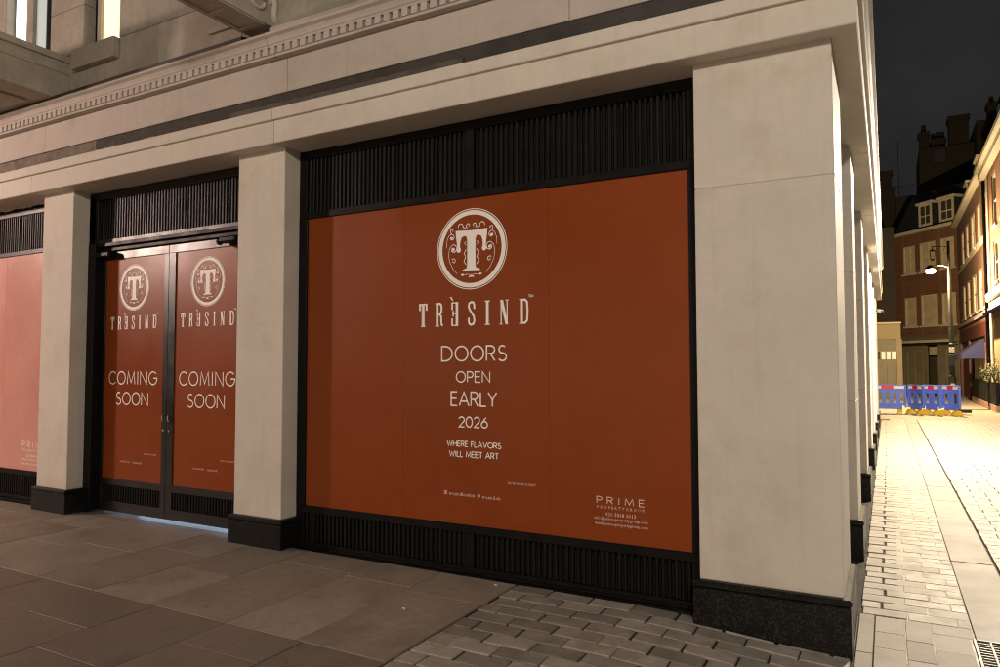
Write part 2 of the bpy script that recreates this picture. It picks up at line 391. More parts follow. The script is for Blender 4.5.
# dark shop windows along the side street
for a, c in zip([.80]+[y+.75 for y in sideY[:-1]], sideY):
    s = MB().box((-.26, a, -.02), (-.20, c, 3.50)).build('shop_window', 'black', bld)
    MB().box((-.198, a+.12, .42), (-.192, c-.12, 2.88)).build('pane', 'glass', s)
    for z0, z1 in ((.06, .40), (2.92, 3.44)):
        MB().box((-.198, a+.08, z0), (-.180, c-.08, z1), .003).build('panel', 'slat', s)

# entablature: profile of (projection, z) swept round the corner, cut into stones
def sweep(prof, path_seg, mat, name, parent, smooth=False):
    """path_seg: list of (kind, t): front x positions with y=-off, corner, side y positions with x=off"""
    q = MB(); n = len(prof); rings = []
    for kind, t in path_seg:
        ring = []
        for off, z in prof:
            if kind == 'f': ring.append((t, -off, z))
            elif kind == 'c': ring.append((off, -off, z))
            else: ring.append((off, t, z))
        rings.append(ring)
    for r in rings: q.v += r
    for i in range(len(rings)-1):
        for k in range(n): q.f.append((i*n+k, i*n+(k+1) % n, (i+1)*n+(k+1) % n, (i+1)*n+k))
    q.f.append(tuple(range(n))[::-1]); q.f.append(tuple(range((len(rings)-1)*n, len(rings)*n)))
    return q.build(name, mat, parent, smooth)
def course(prof, xs, ys, mat, name, parent, gap=.0028):
    for a, c in zip(xs[:-1], xs[1:]): sweep(prof, [('f', a+gap), ('f', c-gap)], mat, name, parent)
    sweep(prof, [('f', xs[-1]+gap), ('c', 0), ('s', ys[0]-gap)], mat, name, parent)
    for a, c in zip(ys[:-1], ys[1:]): sweep(prof, [('s', a+gap), ('s', c-gap)], mat, name, parent)
YE = 18.9
ent = sweep([(-.45, 3.50), (.05, 3.50), (.05, 4.40), (-.45, 4.40)], [('f', -15), ('c', 0), ('s', YE-.02)], 'mortar', 'entablature', bld)
jx = [-15, -11.6, -7.92, -4.28]; jy = [2.6, 5.6, 8.55, 11.4, 14.3, YE]
course([(-.215, ZP+.002), (-.20, ZP), (.134, ZP), (.14, ZP+.006), (.14, 3.681), (.148, 3.683), (.163, 3.683), (.167, 3.687), (.167, 3.775), (.162, 3.780), (.03, 3.785), (-.215, 3.785)], jx, jy, 'stone', 'lintel_stone', ent)
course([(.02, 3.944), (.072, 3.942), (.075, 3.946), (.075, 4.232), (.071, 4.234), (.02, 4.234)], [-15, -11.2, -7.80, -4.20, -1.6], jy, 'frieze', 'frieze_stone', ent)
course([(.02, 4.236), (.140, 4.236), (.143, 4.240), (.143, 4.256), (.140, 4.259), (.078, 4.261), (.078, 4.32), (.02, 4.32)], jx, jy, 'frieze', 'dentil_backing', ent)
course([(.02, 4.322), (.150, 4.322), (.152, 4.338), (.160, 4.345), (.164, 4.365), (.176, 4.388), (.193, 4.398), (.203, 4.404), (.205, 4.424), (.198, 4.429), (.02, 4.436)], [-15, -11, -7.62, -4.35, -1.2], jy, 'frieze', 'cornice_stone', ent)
dm = MB().box((-.0285, -.0215, 0), (.0285, .042, .0615), .002).build('dentil', 'frieze', ent)
dm.location = Vector((-9.76, -.1205, 4.2595))-wloc(ent); dmesh = dm.data
x = -9.76+.0866
while x < .12: place('dentil', dmesh, (x, -.1205, 4.2595), ent); x += .0866
q = MB(); y = -.05
while y < YE: q.box((.099, y-.031, 4.2595), (.1405, y+.031, 4.32)); y += .0866
o = q.build('dentil', 'frieze', ent); o['kind'] = 'stuff'
# the dark recessed band between lintel and frieze: boards and exposed mortar
bprof = lambda off, z1=3.941: [(.0, 3.787), (off, 3.787), (off, z1), (.0, z1)]
def ragged(x0, x1, off, zl, zh, mat, amp, name):
    q = MB(); n = max(4, int((x1-x0)/.05)); top = []; bot = []
    for i in range(n+1):
        xx = x0+(x1-x0)*i/n; top.append((xx, zh+rnd.uniform(-amp, amp*.3))); bot.append((xx, zl))
    q.prism(bot+top[::-1], 'y', -off, -.0)
    return q.build(name, mat, ent)
ragged(-15, -6.9, .060, 3.786, 3.939, 'boardpale', .004, 'mortar_bed')
ragged(-9.6, -5.9, .078, 3.786, 3.830, 'boardpale', .022, 'mortar_bed')
ragged(-6.898, -3.02, .058, 3.786, 3.940, 'board', .003, 'board')
ragged(-4.9, -2.45, .072, 3.786, 3.868, 'boardgrey', .007, 'board')
ragged(-3.018, .02, .064, 3.786, 3.940, 'boardshade', .003, 'board')
sweep(bprof(.064), [('f', .021), ('c', 0), ('s', YE-.03)], 'boardshade', 'board', ent)

# upper wall of ashlar with two lit windows
uw = MB().box((-15, .10, 4.40), (-.3, .5, 9.5)).build('upper_wall', 'mortar', bld)
YW = -.05
wins = [(-7.18, -6.57, 4.955, 7.2), (-8.72, -7.80, 4.955, 7.2), (-3.4, -2.2, 5.1, 7.4)]
zs = [4.43, 4.955, 5.46, 5.97, 6.5, 7.2, 7.9, 8.6, 9.5]; off = 0
for zi, (za, zb) in enumerate(zip(zs[:-1], zs[1:])):
    cuts = sorted(set([-15, .0]+[v for wv in wins if wv[2] < zb-.01 and wv[3] > za+.01 for v in wv[:2]]))
    for a, c in zip(cuts[:-1], cuts[1:]):
        if any(abs(a-wv[0]) < 1e-6 and wv[2] < zb-.01 and wv[3] > za+.01 for wv in wins): continue
        n = max(1, round((c-a)/1.15)); st = (c-a)/n; xs_ = [a]
        for i in range(1, n): xs_.append(a+st*(i+(.25 if zi % 2 else -.15)))
        xs_.append(c)
        for p, s in zip(xs_[:-1], xs_[1:]): MB().box((p+.002, YW+rnd.uniform(-.002, .002), za+.002), (s-.002, .12, zb-.002), .004).build('ashlar', 'soot', uw)
MB().box((-.45, .0, 4.43), (-.04, YE-.05, 9.5)).build('side_upper_wall', 'soot', bld)
MB().box((-15, .52, 9.4), (-.4, YE-.2, 9.6)).build('roof', 'slate', bld)
MB().box((-15, YE-.4, 0), (-.25, YE-.1, 9.5)).build('end_wall', 'dbrick', bld)
MB().box((-15, .1, -.02), (-14.8, YE-.2, 9.5)).build('party_wall', 'dbrick', bld)
sweep([(.06, 4.437), (.196, 4.431), (.197, 4.464), (.06, 4.50)], [('f', -15), ('f', -4.63)], 'boardshade', 'shadow_line', ent)  # dark strip standing for the shadow gap along the cornice lip
# window joinery of the upper floor
w1 = MB().box((-7.15, .055, 4.96), (-6.57, .10, 7.19)); w1 = w1.build('window', 'black', uw)
MB().box((-6.99, .045, 4.97), (-6.575, .053, 7.18)).build('pane', 'win_warm', w1)
MB().box((-7.05, .012, 4.96), (-6.995, .054, 7.19), .004).build('mullion', 'soot', w1)
MB().box((-7.275, -.125, 4.735), (-6.555, -.051, 4.945), .006).build('sill', 'soot', w1)
w2 = MB().box((-8.72, .055, 4.96), (-7.80, .10, 7.19)).build('window', 'black', uw)
MB().box((-8.69, .045, 4.97), (-8.42, .053, 7.18)).build('pane', 'win_white', w2)
MB().box((-8.40, .01, 4.96), (-8.26, .054, 7.19), .004).build('mullion', 'soot', w2)
MB().box((-8.25, .045, 4.97), (-8.07, .053, 7.18)).build('pane', 'win_blue', w2)
# stone balcony slab at the left
bal = MB()
bal.prism([(-.051, 4.452), (-1.02, 4.452), (-1.02, 4.60), (-1.02, 4.722), (-1.03, 4.728), (-1.03, 4.735), (-1.055, 4.74), (-1.055, 4.845), (-1.075, 4.858), (-1.085, 4.89), (-1.075, 4.918), (-1.06, 4.925), (-.051, 4.925)], 'x', -10.3, -7.43)
bal = bal.build('balcony', 'soot', bld)
for z0, z1, e in ((4.728, 4.742, .010), (4.852, 4.922, .026)): MB().box((-7.428, -1.05, z0), (-7.43+e, -.053, z1), .005).build('moulding', 'soot', bal)
MB().box((-9.9, -.80, 4.425), (-7.75, -.30, 4.45), .006).build('soffit_panel', 'soot', bal)
# console bracket above the second pillar, with carved cheeks
con = MB(); prof = []
for i in range(15):
    t = i/14; prof.append((-.06-.92*t, 4.50+.10*math.sin(t*math.pi)*(-.0)+.0))
prof = [(-.06, 4.50), (-.50, 4.50), (-.98, 4.50), (-1.06, 4.53), (-1.10, 4.60), (-1.08, 4.68), (-1.02, 4.72), (-1.02, 5.1), (-.06, 5.1)]
con.prism(prof, 'x', -4.625, -4.315); con = con.build('console_bracket', 'soot', bld)
fr = MB()
for lo, hi in (((-4.618, -.96, 4.484), (-4.575, -.22, 4.499)), ((-4.365, -.96, 4.484), (-4.322, -.22, 4.499)), ((-4.574, -.26, 4.484), (-4.366, -.22, 4.499)), ((-4.574, -.58, 4.484), (-4.366, -.53, 4.499)), ((-4.574, -.96, 4.484), (-4.366, -.90, 4.499))): fr.box(lo, hi, .003)
fr.build('soffit_frame', 'soot', con)
sc_ = MB()
for (cy, cz, r0, tn) in ((-.30, 4.68, .13, 1.6), (-.62, 4.70, .16, 1.8)):
    pts = []
    for i in range(26):
        t = i/25; a = t*tn*2*math.pi; rr = r0*(1-.8*t); pts.append((-4.309, cy+rr*math.cos(a), cz+rr*math.sin(a)))
    sc_.tube(pts, .016, 6)
sc_.tube([(-4.312, -.10, 4.53), (-4.305, -.14, 4.60), (-4.30, -.13, 4.70), (-4.305, -.17, 4.80)], .03, 6)
sc_.build('carving', 'stone', con, True)
MB().box((-4.72, -.16, 4.64), (-4.63, -.052, 4.70), .004).build('stone_bracket', 'soot', con)
MB().box((-5.20, -.085, 4.66), (-4.78, -.051, 4.70), .004).build('stone_band', 'soot', uw)
# base course of the upper wall towards the corner
sweep([(.0, 4.437), (.175, 4.437), (.180, 4.470), (.150, 4.50), (.120, 4.56), (.105, 4.66), (.10, 5.0), (.0, 5.0)], [('f', -4.312), ('c', 0), ('s', YE-.06)], 'soot', 'base_course', bld)

# ---- louvred grilles with separate slats
def slat_mesh(h, wd=.021, d=.026):
    o = MB().box((-wd/2, 0, 0), (wd/2, d, h), .003); me = bpy.data.meshes.new('slat'); me.from_pydata(o.v, [], o.f)
    bm = bmesh.new(); bm.from_mesh(me); bmesh.ops.recalc_face_normals(bm, faces=bm.faces); bm.to_mesh(me); bm.free()
    me.materials.append(MT['slat']); return me
def grille(x0, x1, z0, z1, Y, posts=(), pitch=.0425, rail=(.07, .06), side=.06, parent=None, name='grille', back=.05, railmat='black', x_vis=None):
    q = MB(); q.box((x0, Y-.012, z1-rail[1]), (x1, Y+.03, z1), .003); q.box((x0, Y-.012, z0), (x1, Y+.03, z0+rail[0]), .003)
    q.box((x0, Y-.010, z0+rail[0]), (x0+side, Y+.03, z1-rail[1]), .002); q.box((x1-side, Y-.010, z0+rail[0]), (x1, Y+.03, z1-rail[1]), .002)
    for p in posts: q.box((p-.036, Y-.010, z0+rail[0]), (p+.036, Y+.03, z1-rail[1]), .002)
    g = q.build(name, railmat, parent)
    MB().box((x0, Y+back, z0), (x1, Y+back+.02, z1)).build('backing', 'back', g)
    me = slat_mesh(z1-z0-rail[0]-rail[1]); edges = [x0+side]+[v for p in posts for v in (p-.036, p+.036)]+[x1-side]
    for a, c in zip(edges[::2], edges[1::2]):
        n = int((c-a)/pitch); st = (c-a)/n
        for i in range(n):
            xx = a+st*(i+.5)
            if x_vis and not x_vis[0] <= xx <= x_vis[1]: continue
            place('slat', me, (xx+rnd.uniform(-.0012, .0012), Y+rnd.uniform(0, .002), z0+rail[0]), g).rotation_euler.z = rnd.uniform(-.05, .05)
    return g
PY = .186
grille(-4.288, -.796, 2.888, 3.488, PY, (-2.539,), rail=(.058, .072), side=.085, parent=bld)
grille(-4.288, -.796, .062, .405, PY, (-2.535,), rail=(.035, .058), side=.085, parent=bld)
grille(-11.04, -7.925, 2.912, 3.44, PY, (-9.6,), rail=(.05, .06), parent=bld, x_vis=(-9.45, -7.9), railmat='bronze')
grille(-11.04, -7.925, .075, .41, PY, (-9.6,), rail=(.04, .055), parent=bld, x_vis=(-9.45, -7.9))
DY = .28
grille(-7.366, -4.86, 2.925, 3.488, DY-.03, (), rail=(.048, .072), side=.05, parent=bld, x_vis=(-7.4, -5.05), railmat='bronze')
for x0, x1 in ((-4.288, -.796), (-11.04, -7.925)):
    MB().box((x0, .085, -.03), (x1, .235, .055), .008).build('window_sill', 'granite', bld)
    MB().box((x0, .150, .0551), (x1, .235, .0705), .004).build('sill_rail', 'black', bld)
tape = MB(); top = []; bot = []
for i in range(40):
    xx = -9.9+i*.05; top.append((xx, 3.487)); bot.append((xx, 3.466+rnd.uniform(-.012, .010)))
tape.prism(bot+top[::-1], 'y', .165, .172); tape.build('torn_strip', 'mortar', bld)
MB().box((-11.04, .173, 3.44), (-7.925, .23, 3.489)).build('head_board', 'black', bld)

# ------------------------------------------------------------------ lettering (flat print on the vinyl)
def arc(cx, cy, rx, ry, a0, a1, n=14): return [(cx+rx*math.cos(R(a0+(a1-a0)*i/n)), cy+ry*math.sin(R(a0+(a1-a0)*i/n))) for i in range(n+1)]
G = {}
G['D'] = (.76, [[(0, 0), (0, 1)]+[(.22, 1)]+arc(.24, .5, .50, .5, 90, -90, 16)+[(0, 0)]])
G['O'] = (.88, [arc(.44, .5, .44, .5, 0, 360, 28)])
G['R'] = (.58, [[(0, 0), (0, 1), (.28, 1)]+arc(.28, .74, .26, .26, 90, -90, 12)+[(0, .48)], [(.26, .48), (.56, 0)]])
G['S'] = (.54, [arc(.27, .755, .22, .245, 40, 255, 14)[:-1]+[(.27, .51)]+arc(.27, .255, .26, .255, 75, -150, 16)])
G['P'] = (.54, [[(0, 0), (0, 1), (.28, 1)]+arc(.28, .73, .26, .27, 90, -90, 12)+[(0, .46)]])
G['E'] = (.50, [[(.50, 1), (0, 1), (0, 0), (.50, 0)], [(0, .53), (.45, .53)]])
G['F'] = (.46, [[(.46, 1), (0, 1), (0, 0)], [(0, .52), (.40, .52)]])
G['N'] = (.70, [[(0, 0), (0, 1), (.70, 0), (.70, 1)]])
G['A'] = (.78, [[(0, 0), (.39, 1), (.78, 0)], [(.14, .33), (.64, .33)]])
G['L'] = (.44, [[(0, 1), (0, 0), (.44, 0)]])
G['Y'] = (.66, [[(0, 1), (.33, .46), (.66, 1)], [(.33, .46), (.33, 0)]])
G['W'] = (1.0, [[(0, 1), (.26, 0), (.5, .85), (.74, 0), (1, 1)]])
G['H'] = (.66, [[(0, 0), (0, 1)], [(.66, 0), (.66, 1)], [(0, .52), (.66, .52)]])
G['V'] = (.72, [[(0, 1), (.36, 0), (.72, 1)]])
G['I'] = (.14, [[(.07, 0), (.07, 1)]])
G['M'] = (.86, [[(0, 0), (.10, 1), (.43, .12), (.76, 1), (.86, 0)]])
G['T'] = (.56, [[(0, 1), (.56, 1)], [(.28, 1), (.28, 0)]])
G['C'] = (.74, [arc(.43, .5, .43, .5, 42, 318, 22)])
G['G'] = (.86, [arc(.44, .5, .44, .5, 42, 360, 24)+[(.50, .5)]])
G['2'] = (.56, [arc(.28, .72, .27, .28, 165, -35, 14)+[(.02, 0), (.56, 0)]])
G['0'] = (.62, [arc(.31, .5, .31, .5, 0, 360, 24)])
G['6'] = (.60, [arc(.30, .31, .30, .31, 0, 360, 20), [(.46, 1), (.18, .66), (.03, .40)]])
G[' '] = (.30, [])
G['B'] = G['R']; G['U'] = (.66, [[(0, 1)]+arc(.33, .33, .33, .33, 180, 360, 12)+[(.66, 1)]])

class Print:
    """collects flat shapes on a vertical plane y = Y; every stroke lies a hair in front of the last"""
    def __init__(s, Y): s.Y = Y; s.b = MB(); s.k = 0
    def lay(s): s.k += 1; return s.Y-.0012-(s.k % 8)*.00012
    def poly(s, pts):
        y = s.lay(); s.b.add([(p[0], y, p[1]) for p in pts], [tuple(range(len(pts)))])
    def ribbon(s, pts, wd, wd2=None):
        y = s.lay(); n = len(pts); closed = (abs(pts[0][0]-pts[-1][0])+abs(pts[0][1]-pts[-1][1])) < 1e-6; L = []; Rr = []
        for i in range(n):
            if closed: a = pts[i-1] if i else pts[-2]; c = pts[i+1] if i < n-1 else pts[1]
            else: a = pts[max(i-1, 0)]; c = pts[min(i+1, n-1)]
            p = pts[i]; d1 = Vector((p[0]-a[0], p[1]-a[1])); d2 = Vector((c[0]-p[0], c[1]-p[1]))
            if d1.length < 1e-9: d1 = d2
            if d2.length < 1e-9: d2 = d1
            d1.normalize(); d2.normalize(); t = d1+d2
            t = t.normalized() if t.length > 1e-6 else d1
            nn = Vector((-t.y, t.x)); k = max(.5, nn.dot(Vector((-d1.y, d1.x))))
            hw = (wd if wd2 is None else wd+(wd2-wd)*i/(n-1))/2/k
            L.append((p[0]+nn.x*hw, y, p[1]+nn.y*hw)); Rr.append((p[0]-nn.x*hw, y, p[1]-nn.y*hw))
        s.b.add(L+Rr, [(i, i+1, n+i+1, n+i) for i in range(n-1)])
    def ring(s, cx, cz, r0, r1, n=56):
        y = s.lay(); vs = []
        for i in range(n): a = 2*math.pi*i/n; vs += [(cx+r0*math.cos(a), y, cz+r0*math.sin(a)), (cx+r1*math.cos(a), y, cz+r1*math.sin(a))]
        s.b.add(vs, [(2*i, 2*i+1, (2*i+3) % (2*n), (2*i+2) % (2*n)) for i in range(n)])
    def disc(s, cx, cz, r, n=14): s.poly([(cx+r*math.cos(2*math.pi*i/n), cz+r*math.sin(2*math.pi*i/n)) for i in range(n)])
    def text(s, st, x0, x1, z0, z1, wd, track=.16):
        wid = sum(G[c][0] for c in st)+track*(len(st)-1); h = z1-z0-wd; kx = (x1-x0-wd)/wid; x = x0+wd/2
        for c in st:
            for stroke in G[c][1]: s.ribbon([(x+px*kx, z0+wd/2+pz*h) for px, pz in stroke], wd)
            x += (G[c][0]+track)*kx
    def build(s, name, mat, parent): return s.b.build(name, mat, parent)

def spiral(cx, cy, r0, r1, a0, a1, n=22): return [(cx+(r0+(r1-r0)*i/n)*math.cos(R(a0+(a1-a0)*i/n)), cy+(r0+(r1-r0)*i/n)*math.sin(R(a0+(a1-a0)*i/n))) for i in range(n+1)]
def emblem(P, cx, cz, r):
    k = r/.31; T = lambda pts, m_=1: [(cx+m_*p[0]*k, cz+p[1]*k) for p in pts]
    P.ring(cx, cz, .310*k, .3035*k); P.ring(cx, cz, .296*k, .262*k)
    half = [(0, .142), (.141, .148), (.137, .10), (.130, .05), (.126, .01), (.112, -.008), (.098, .008), (.101, .03), (.098, .062), (.086, .092), (.064, .104), (.046, .098), (.037, .075), (.036, -.02), (.037, -.125), (.043, -.146), (.076, -.157), (.076, -.167), (0, -.165)]
    P.poly(T(half+[(-x, y) for x, y in half[-2:0:-1]]))
    for m_ in (1, -1):
        P.disc(cx+m_*.113*k, cz-.002*k, .020*k)
        P.ribbon(T([(.128, -.185), (.165, -.145), (.196, -.085), (.205, -.03), (.196, .018), (.172, .040)]+spiral(.160, .008, .036, .010, 75, 430), m_), .003*k, .0105*k)
        P.disc(cx+m_*.158*k, cz+.006*k, .011*k)
        P.ribbon(T([(.222, .02), (.222, .065), (.208, .104)]+spiral(.176, .098, .030, .008, 20, 400), m_), .003*k, .009*k); P.disc(cx+m_*.174*k, cz+.096*k, .009*k)
        P.ribbon(T(spiral(.172, .150, .020, .006, -80, 230), m_), .0055*k)
        P.ribbon(T(spiral(.158, -.085, .021, .006, 40, 400), m_), .0055*k)
        P.ribbon(T(arc(.095, .178, .022, .022, -20, 200, 8)+[(.06, .165), (.04, .168)]+spiral(.026, .182, .020, .006, -60, 250), m_), .0060*k)
        P.ribbon(T([(.046, .06), (.062, .045), (.046, .03)], m_), .004*k); P.ribbon(T([(.046, 0), (.064, -.03), (.050, -.06), (.066, -.09), (.046, -.12)], m_), .0055*k)
        P.ribbon(T([(.012, -.196), (.04, -.194), (.075, -.196)], m_), .004*k); P.poly(T([(.062, -.196), (.078, -.186), (.096, -.194), (.078, -.206)], m_))
    P.disc(cx, cz-.206*k, .010*k); P.disc(cx-.016*k, cz-.212*k, .007*k); P.disc(cx+.016*k, cz-.212*k, .007*k)

def wordmark(P, x0, x1, z0, z1):
    """condensed slab letters T R E(mirrored, with grave) S I N D and TM"""
    W = x1-x0; H = z1-z0; u = lambda px: x0+(px-68)/842*W; v = lambda t: z0+t*H
    box = lambda a, c, p, q_: P.poly([(u(a), v(p)), (u(c), v(p)), (u(c), v(q_)), (u(a), v(q_))])
    s = W/842
    box(68, 138, .93, 1.0); box(68, 82, .70, .93); box(124, 138, .70, .93); box(90, 98, .02, .93); box(100, 108, .02, .93); box(110, 115, .02, .93); box(84, 121, 0, .045)
    box(202, 214, .96, 1.0); box(208, 228, .04, 1.0); box(202, 234, 0, .04); P.ribbon([(u(228), v(.965)), (u(240), v(.965)), (u(251), v(.90)), (u(253), v(.76)), (u(251), v(.60)), (u(240), v(.525)), (u(228), v(.525))], 15*s)
    P.ribbon([(u(240), v(.50)), (u(250), v(.42)), (u(252), v(.10)), (u(262), v(.02))], 14*s)
    box(366, 386, 0, 1.0); box(332, 366, .95, 1.0); box(332, 344, .68, .95); box(340, 366, .50, .555); box(340, 350, .40, .64); box(332, 366, 0, .05); box(332, 344, .05, .32)
    P.poly([(u(318), v(1.22)), (u(332), v(1.24)), (u(348), v(1.06)), (u(342), v(1.05))])
    P.ribbon([(u(510), v(.68)), (u(511), v(.84)), (u(503), v(.955)), (u(487), v(.97)), (u(472), v(.92)), (u(468), v(.80)), (u(476), v(.65)), (u(492), v(.52)), (u(507), v(.38)), (u(512), v(.20)), (u(504), v(.07)), (u(488), v(.03)), (u(473), v(.07)), (u(468), v(.18)), (u(469), v(.32))], 14*s)
    box(600, 620, .04, .96); box(590, 630, .96, 1.0); box(590, 630, 0, .04)
    box(708, 716, .04, .97); box(700, 724, 0, .035); P.poly([(u(704), v(1.0)), (u(726), v(1.0)), (u(764), v(0)), (u(744), v(0))]); box(752, 760, .1, 1.0); box(744, 768, .965, 1.0)
    box(850, 870, .03, .97); box(842, 872, .97, 1.0); box(842, 872, 0, .03); P.ribbon([(u(870), v(.965)), (u(886), v(.955)), (u(899), v(.87)), (u(903), v(.5)), (u(899), v(.13)), (u(886), v(.045)), (u(870), v(.035))], 14*s)
    P.text('TM', u(908), u(945), v(1.03), v(1.16), 4*s, .25)

def font(name, st, x0, x1, zc, Y, mat, parent):
    cu = bpy.data.curves.new(name, 'FONT'); cu.body = st; cu.size = .05; cu.resolution_u = 1; cu.fill_mode = 'FRONT'
    o = bpy.data.objects.new(name, cu); COL.objects.link(o); bpy.context.view_layer.update()
    me = bpy.data.meshes.new_from_object(o.evaluated_get(bpy.context.evaluated_depsgraph_get())); bpy.data.objects.remove(o)
    xs = [q.co.x for q in me.vertices]; ys = [q.co.y for q in me.vertices]; a, c = min(xs), max(xs); k = (x1-x0)/(c-a); ym = 0.0175
    for q in me.vertices: q.co = Vector(((q.co.x-(a+c)/2)*k, 0, (q.co.y-ym)*k))
    me.materials.clear(); me.materials.append(MT[mat])
    return place(name, me, ((x0+x1)/2, Y-.0014, zc), parent)

# ---- the big shop window
VY = .190
win = MB()
for lo, hi in (((-4.288, .172, .405), (-4.193, .23, 2.888)), ((-.878, .172, .405), (-.796, .23, 2.888))): win.box(lo, hi, .003)
win.box((-4.193, .20, .405), (-.878, .225, 2.888))
win = win.build('shop_window', 'black', bld)
sx = [-4.1925, -3.165, -1.882, -.8785]
for a, c in zip(sx[:-1], sx[1:]): MB().box((a+.0008, VY, .4055), (c-.0008, .2, 2.8875)).build('vinyl_sheet', 'vinyl', win)
P = Print(VY); emblem(P, -2.530, 2.495, .311); P.build('emblem', 'print', win)
P = Print(VY); wordmark(P, -3.012, -2.045, 1.908, 2.092); P.build('lettering', 'print', win)
P = Print(VY); P.text('DOORS', -2.802, -2.222, 1.634, 1.757, .0115, .20); P.build('lettering', 'print', win); P = Print(VY); P.text('OPEN', -2.668, -2.364, 1.473, 1.562, .0095, .20); P.build('lettering', 'print', win)
P = Print(VY); P.text('EARLY', -2.715, -2.306, 1.293, 1.408, .011, .18); P.build('lettering', 'print', win); P = Print(VY); P.text('2026', -2.645, -2.384, 1.133, 1.219, .0100, .18); P.build('lettering', 'print', win)
P = Print(VY); P.text('WHERE FLAVORS', -2.749, -2.271, .987, 1.033, .0068, .16); P.build('lettering', 'print', win); P = Print(VY); P.text('WILL MEET ART', -2.729, -2.293, .908, .957, .0068, .16); P.build('lettering', 'print', win)
font('lettering', 'tresindlondon', -2.727, -2.500, .630, VY, 'pale', win); font('lettering', 'tresind.uk', -2.435, -2.278, .626, VY, 'pale', win)
P = Print(VY); P.ribbon([(-2.770, .622), (-2.746, .622), (-2.746, .646), (-2.770, .646), (-2.770, .622)], .004); P.ring(-2.758, .634, .007, .0035, 14); P.ring(-2.464, .630, .0125, .009, 18); P.ribbon([(-2.4765, .630), (-2.4515, .630)], .003); P.ribbon([(-2.464, .6425), (-2.464, .6175)], .003); P.build('icon', 'pale', win)
font('lettering', 'TASTE WHAT IS NEXT', -2.222, -1.990, .744, VY, 'pale', win)
def agent(win, x0, x1, z1, Y, mat):
    k = (x1-x0)/.342; P = Print(Y); P.text('PRIME', x0+.016*k, x0+.355*k, z1-.050*k, z1, .0062*k, .55); P.build('lettering', mat, win)
    font('lettering', 'P R O P E R T Y G R O U P', x0+.022*k, x0+.353*k, z1-.073*k, Y, mat, win)
    font('lettering', '020 3868 3013', x0+.081*k, x0+.293*k, z1-.117*k, Y, mat, win)
    font('lettering', 'info@prime-propertygroup.com', x0, x0+.376*k, z1-.147*k, Y, mat, win)
    font('lettering', 'www.prime-propertygroup.com', x0+.003*k, x0+.376*k, z1-.182*k, Y, mat, win)
agent(win, -1.548, -1.206, .711, VY, 'pale')
# ---- the window further left, pink reflection of the street painted into its vinyl
lw = MB().box((-11.04, .20, .41), (-7.925, .225, 2.912)); lw.box((-7.965, .172, .41), (-7.925, .2, 2.912), .003); lw.box((-9.63, .172, .41), (-9.57, .2, 2.912), .003)
lw = lw.build('shop_window', 'black', bld)
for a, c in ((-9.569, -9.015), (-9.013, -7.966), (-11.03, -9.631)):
    o = MB().box((a, VY, .4105), (c, .2, 2.9115)).build('vinyl_sheet', 'vinyl_glare', lw); o['label'] = 'orange vinyl sheet with pink street reflection in its colour'
agent(lw, -8.60, -8.13, .742, VY, 'print')
# ---- double doors
fm = MB()
for lo, hi in (((-7.366, .17, .0), (-7.243, .34, 2.924)), ((-5.055, .17, .0), (-4.86, .34, 2.924)), ((-7.243, .235, 2.842), (-5.055, .34, 2.885))): fm.box(lo, hi, .003)
fm.build('door_frame', 'black', bld)
MB().box((-7.366, .195, 2.886), (-4.86, .24, 2.9245), .003).build('transom', 'black', bld)
for (x0, x1, p0, p1, hx) in ((-7.240, -6.156, -7.193, -6.225, -6.188), (-6.150, -5.058, -6.052, -5.100, -6.10)):
    q = MB(); q.box((x0, DY-.012, 2.752), (x1, DY+.035, 2.838), .003); q.box((x0, DY-.012, .345), (x1, DY+.035, .414), .003); q.box((x0, DY-.012, .072), (x1, DY+.035, .175), .003)
    q.box((x0, DY-.012, .175), (p0, DY+.035, .345), .002); q.box((p1, DY-.012, .175), (x1, DY+.035, .345), .002)
    q.box((x0, DY-.012, .414), (p0, DY+.035, 2.752), .002); q.box((p1, DY-.012, .414), (x1, DY+.035, 2.752), .002)
    d = q.build('door', 'doorpaint', bld)
    MB().box((p0, DY+.026, .175), (p1, DY+.034, .345)).build('backing', 'back', d)
    me = slat_mesh(.17); n = 24
    for i in range(n): place('slat', me, (p0+(p1-p0)*(i+.5)/n, DY-.002, .175), d)
    MB().box((p0, DY, .4145), (p1, DY+.03, 2.7515)).build('vinyl_sheet', 'vinyl', d)
    c = (p0+p1)/2 if x0 < -7 else -5.584
    c = -6.722 if x0 < -7 else -5.586
    P = Print(DY); emblem(P, c, 2.434, .245); P.build('emblem', 'print', d)
    P = Print(DY); wordmark(P, c-.385, c+.375, 1.995, 2.132); P.build('lettering', 'print', d)
    P = Print(DY); P.text('COMING', c-.396, c+.405, 1.408, 1.552, .0125, .24); P.build('lettering', 'print', d); P = Print(DY); P.text('SOON', c-.268, c+.268, 1.193, 1.333, .0125, .20); P.build('lettering', 'print', d)
    font('lettering', 'tresindlondon', c-.175, c-.005, .606, DY, 'pale', d); font('lettering', 'tresind.uk', c+.04, c+.18, .604, DY, 'pale', d)
    font('lettering', 'TASTE WHAT IS NEXT', c+.215, c+.41, .700, DY, 'pale', d)
    h = MB().tube([(hx, DY-.030, 1.045), (hx, DY-.036, 1.06), (hx, DY-.036, 1.10), (hx, DY-.030, 1.115)], .007, 8); h.tube([(hx, DY-.034, 1.05), (hx, DY-.012, 1.05)], .006, 8); h.tube([(hx, DY-.034, 1.11), (hx, DY-.012, 1.11)], .006, 8)
    h.build('handle', 'brass', d, True)
    MB().tube([(hx, DY-.013, .955), (hx, DY-.022, .955)], .014, 10).build('lock', 'brass', d)
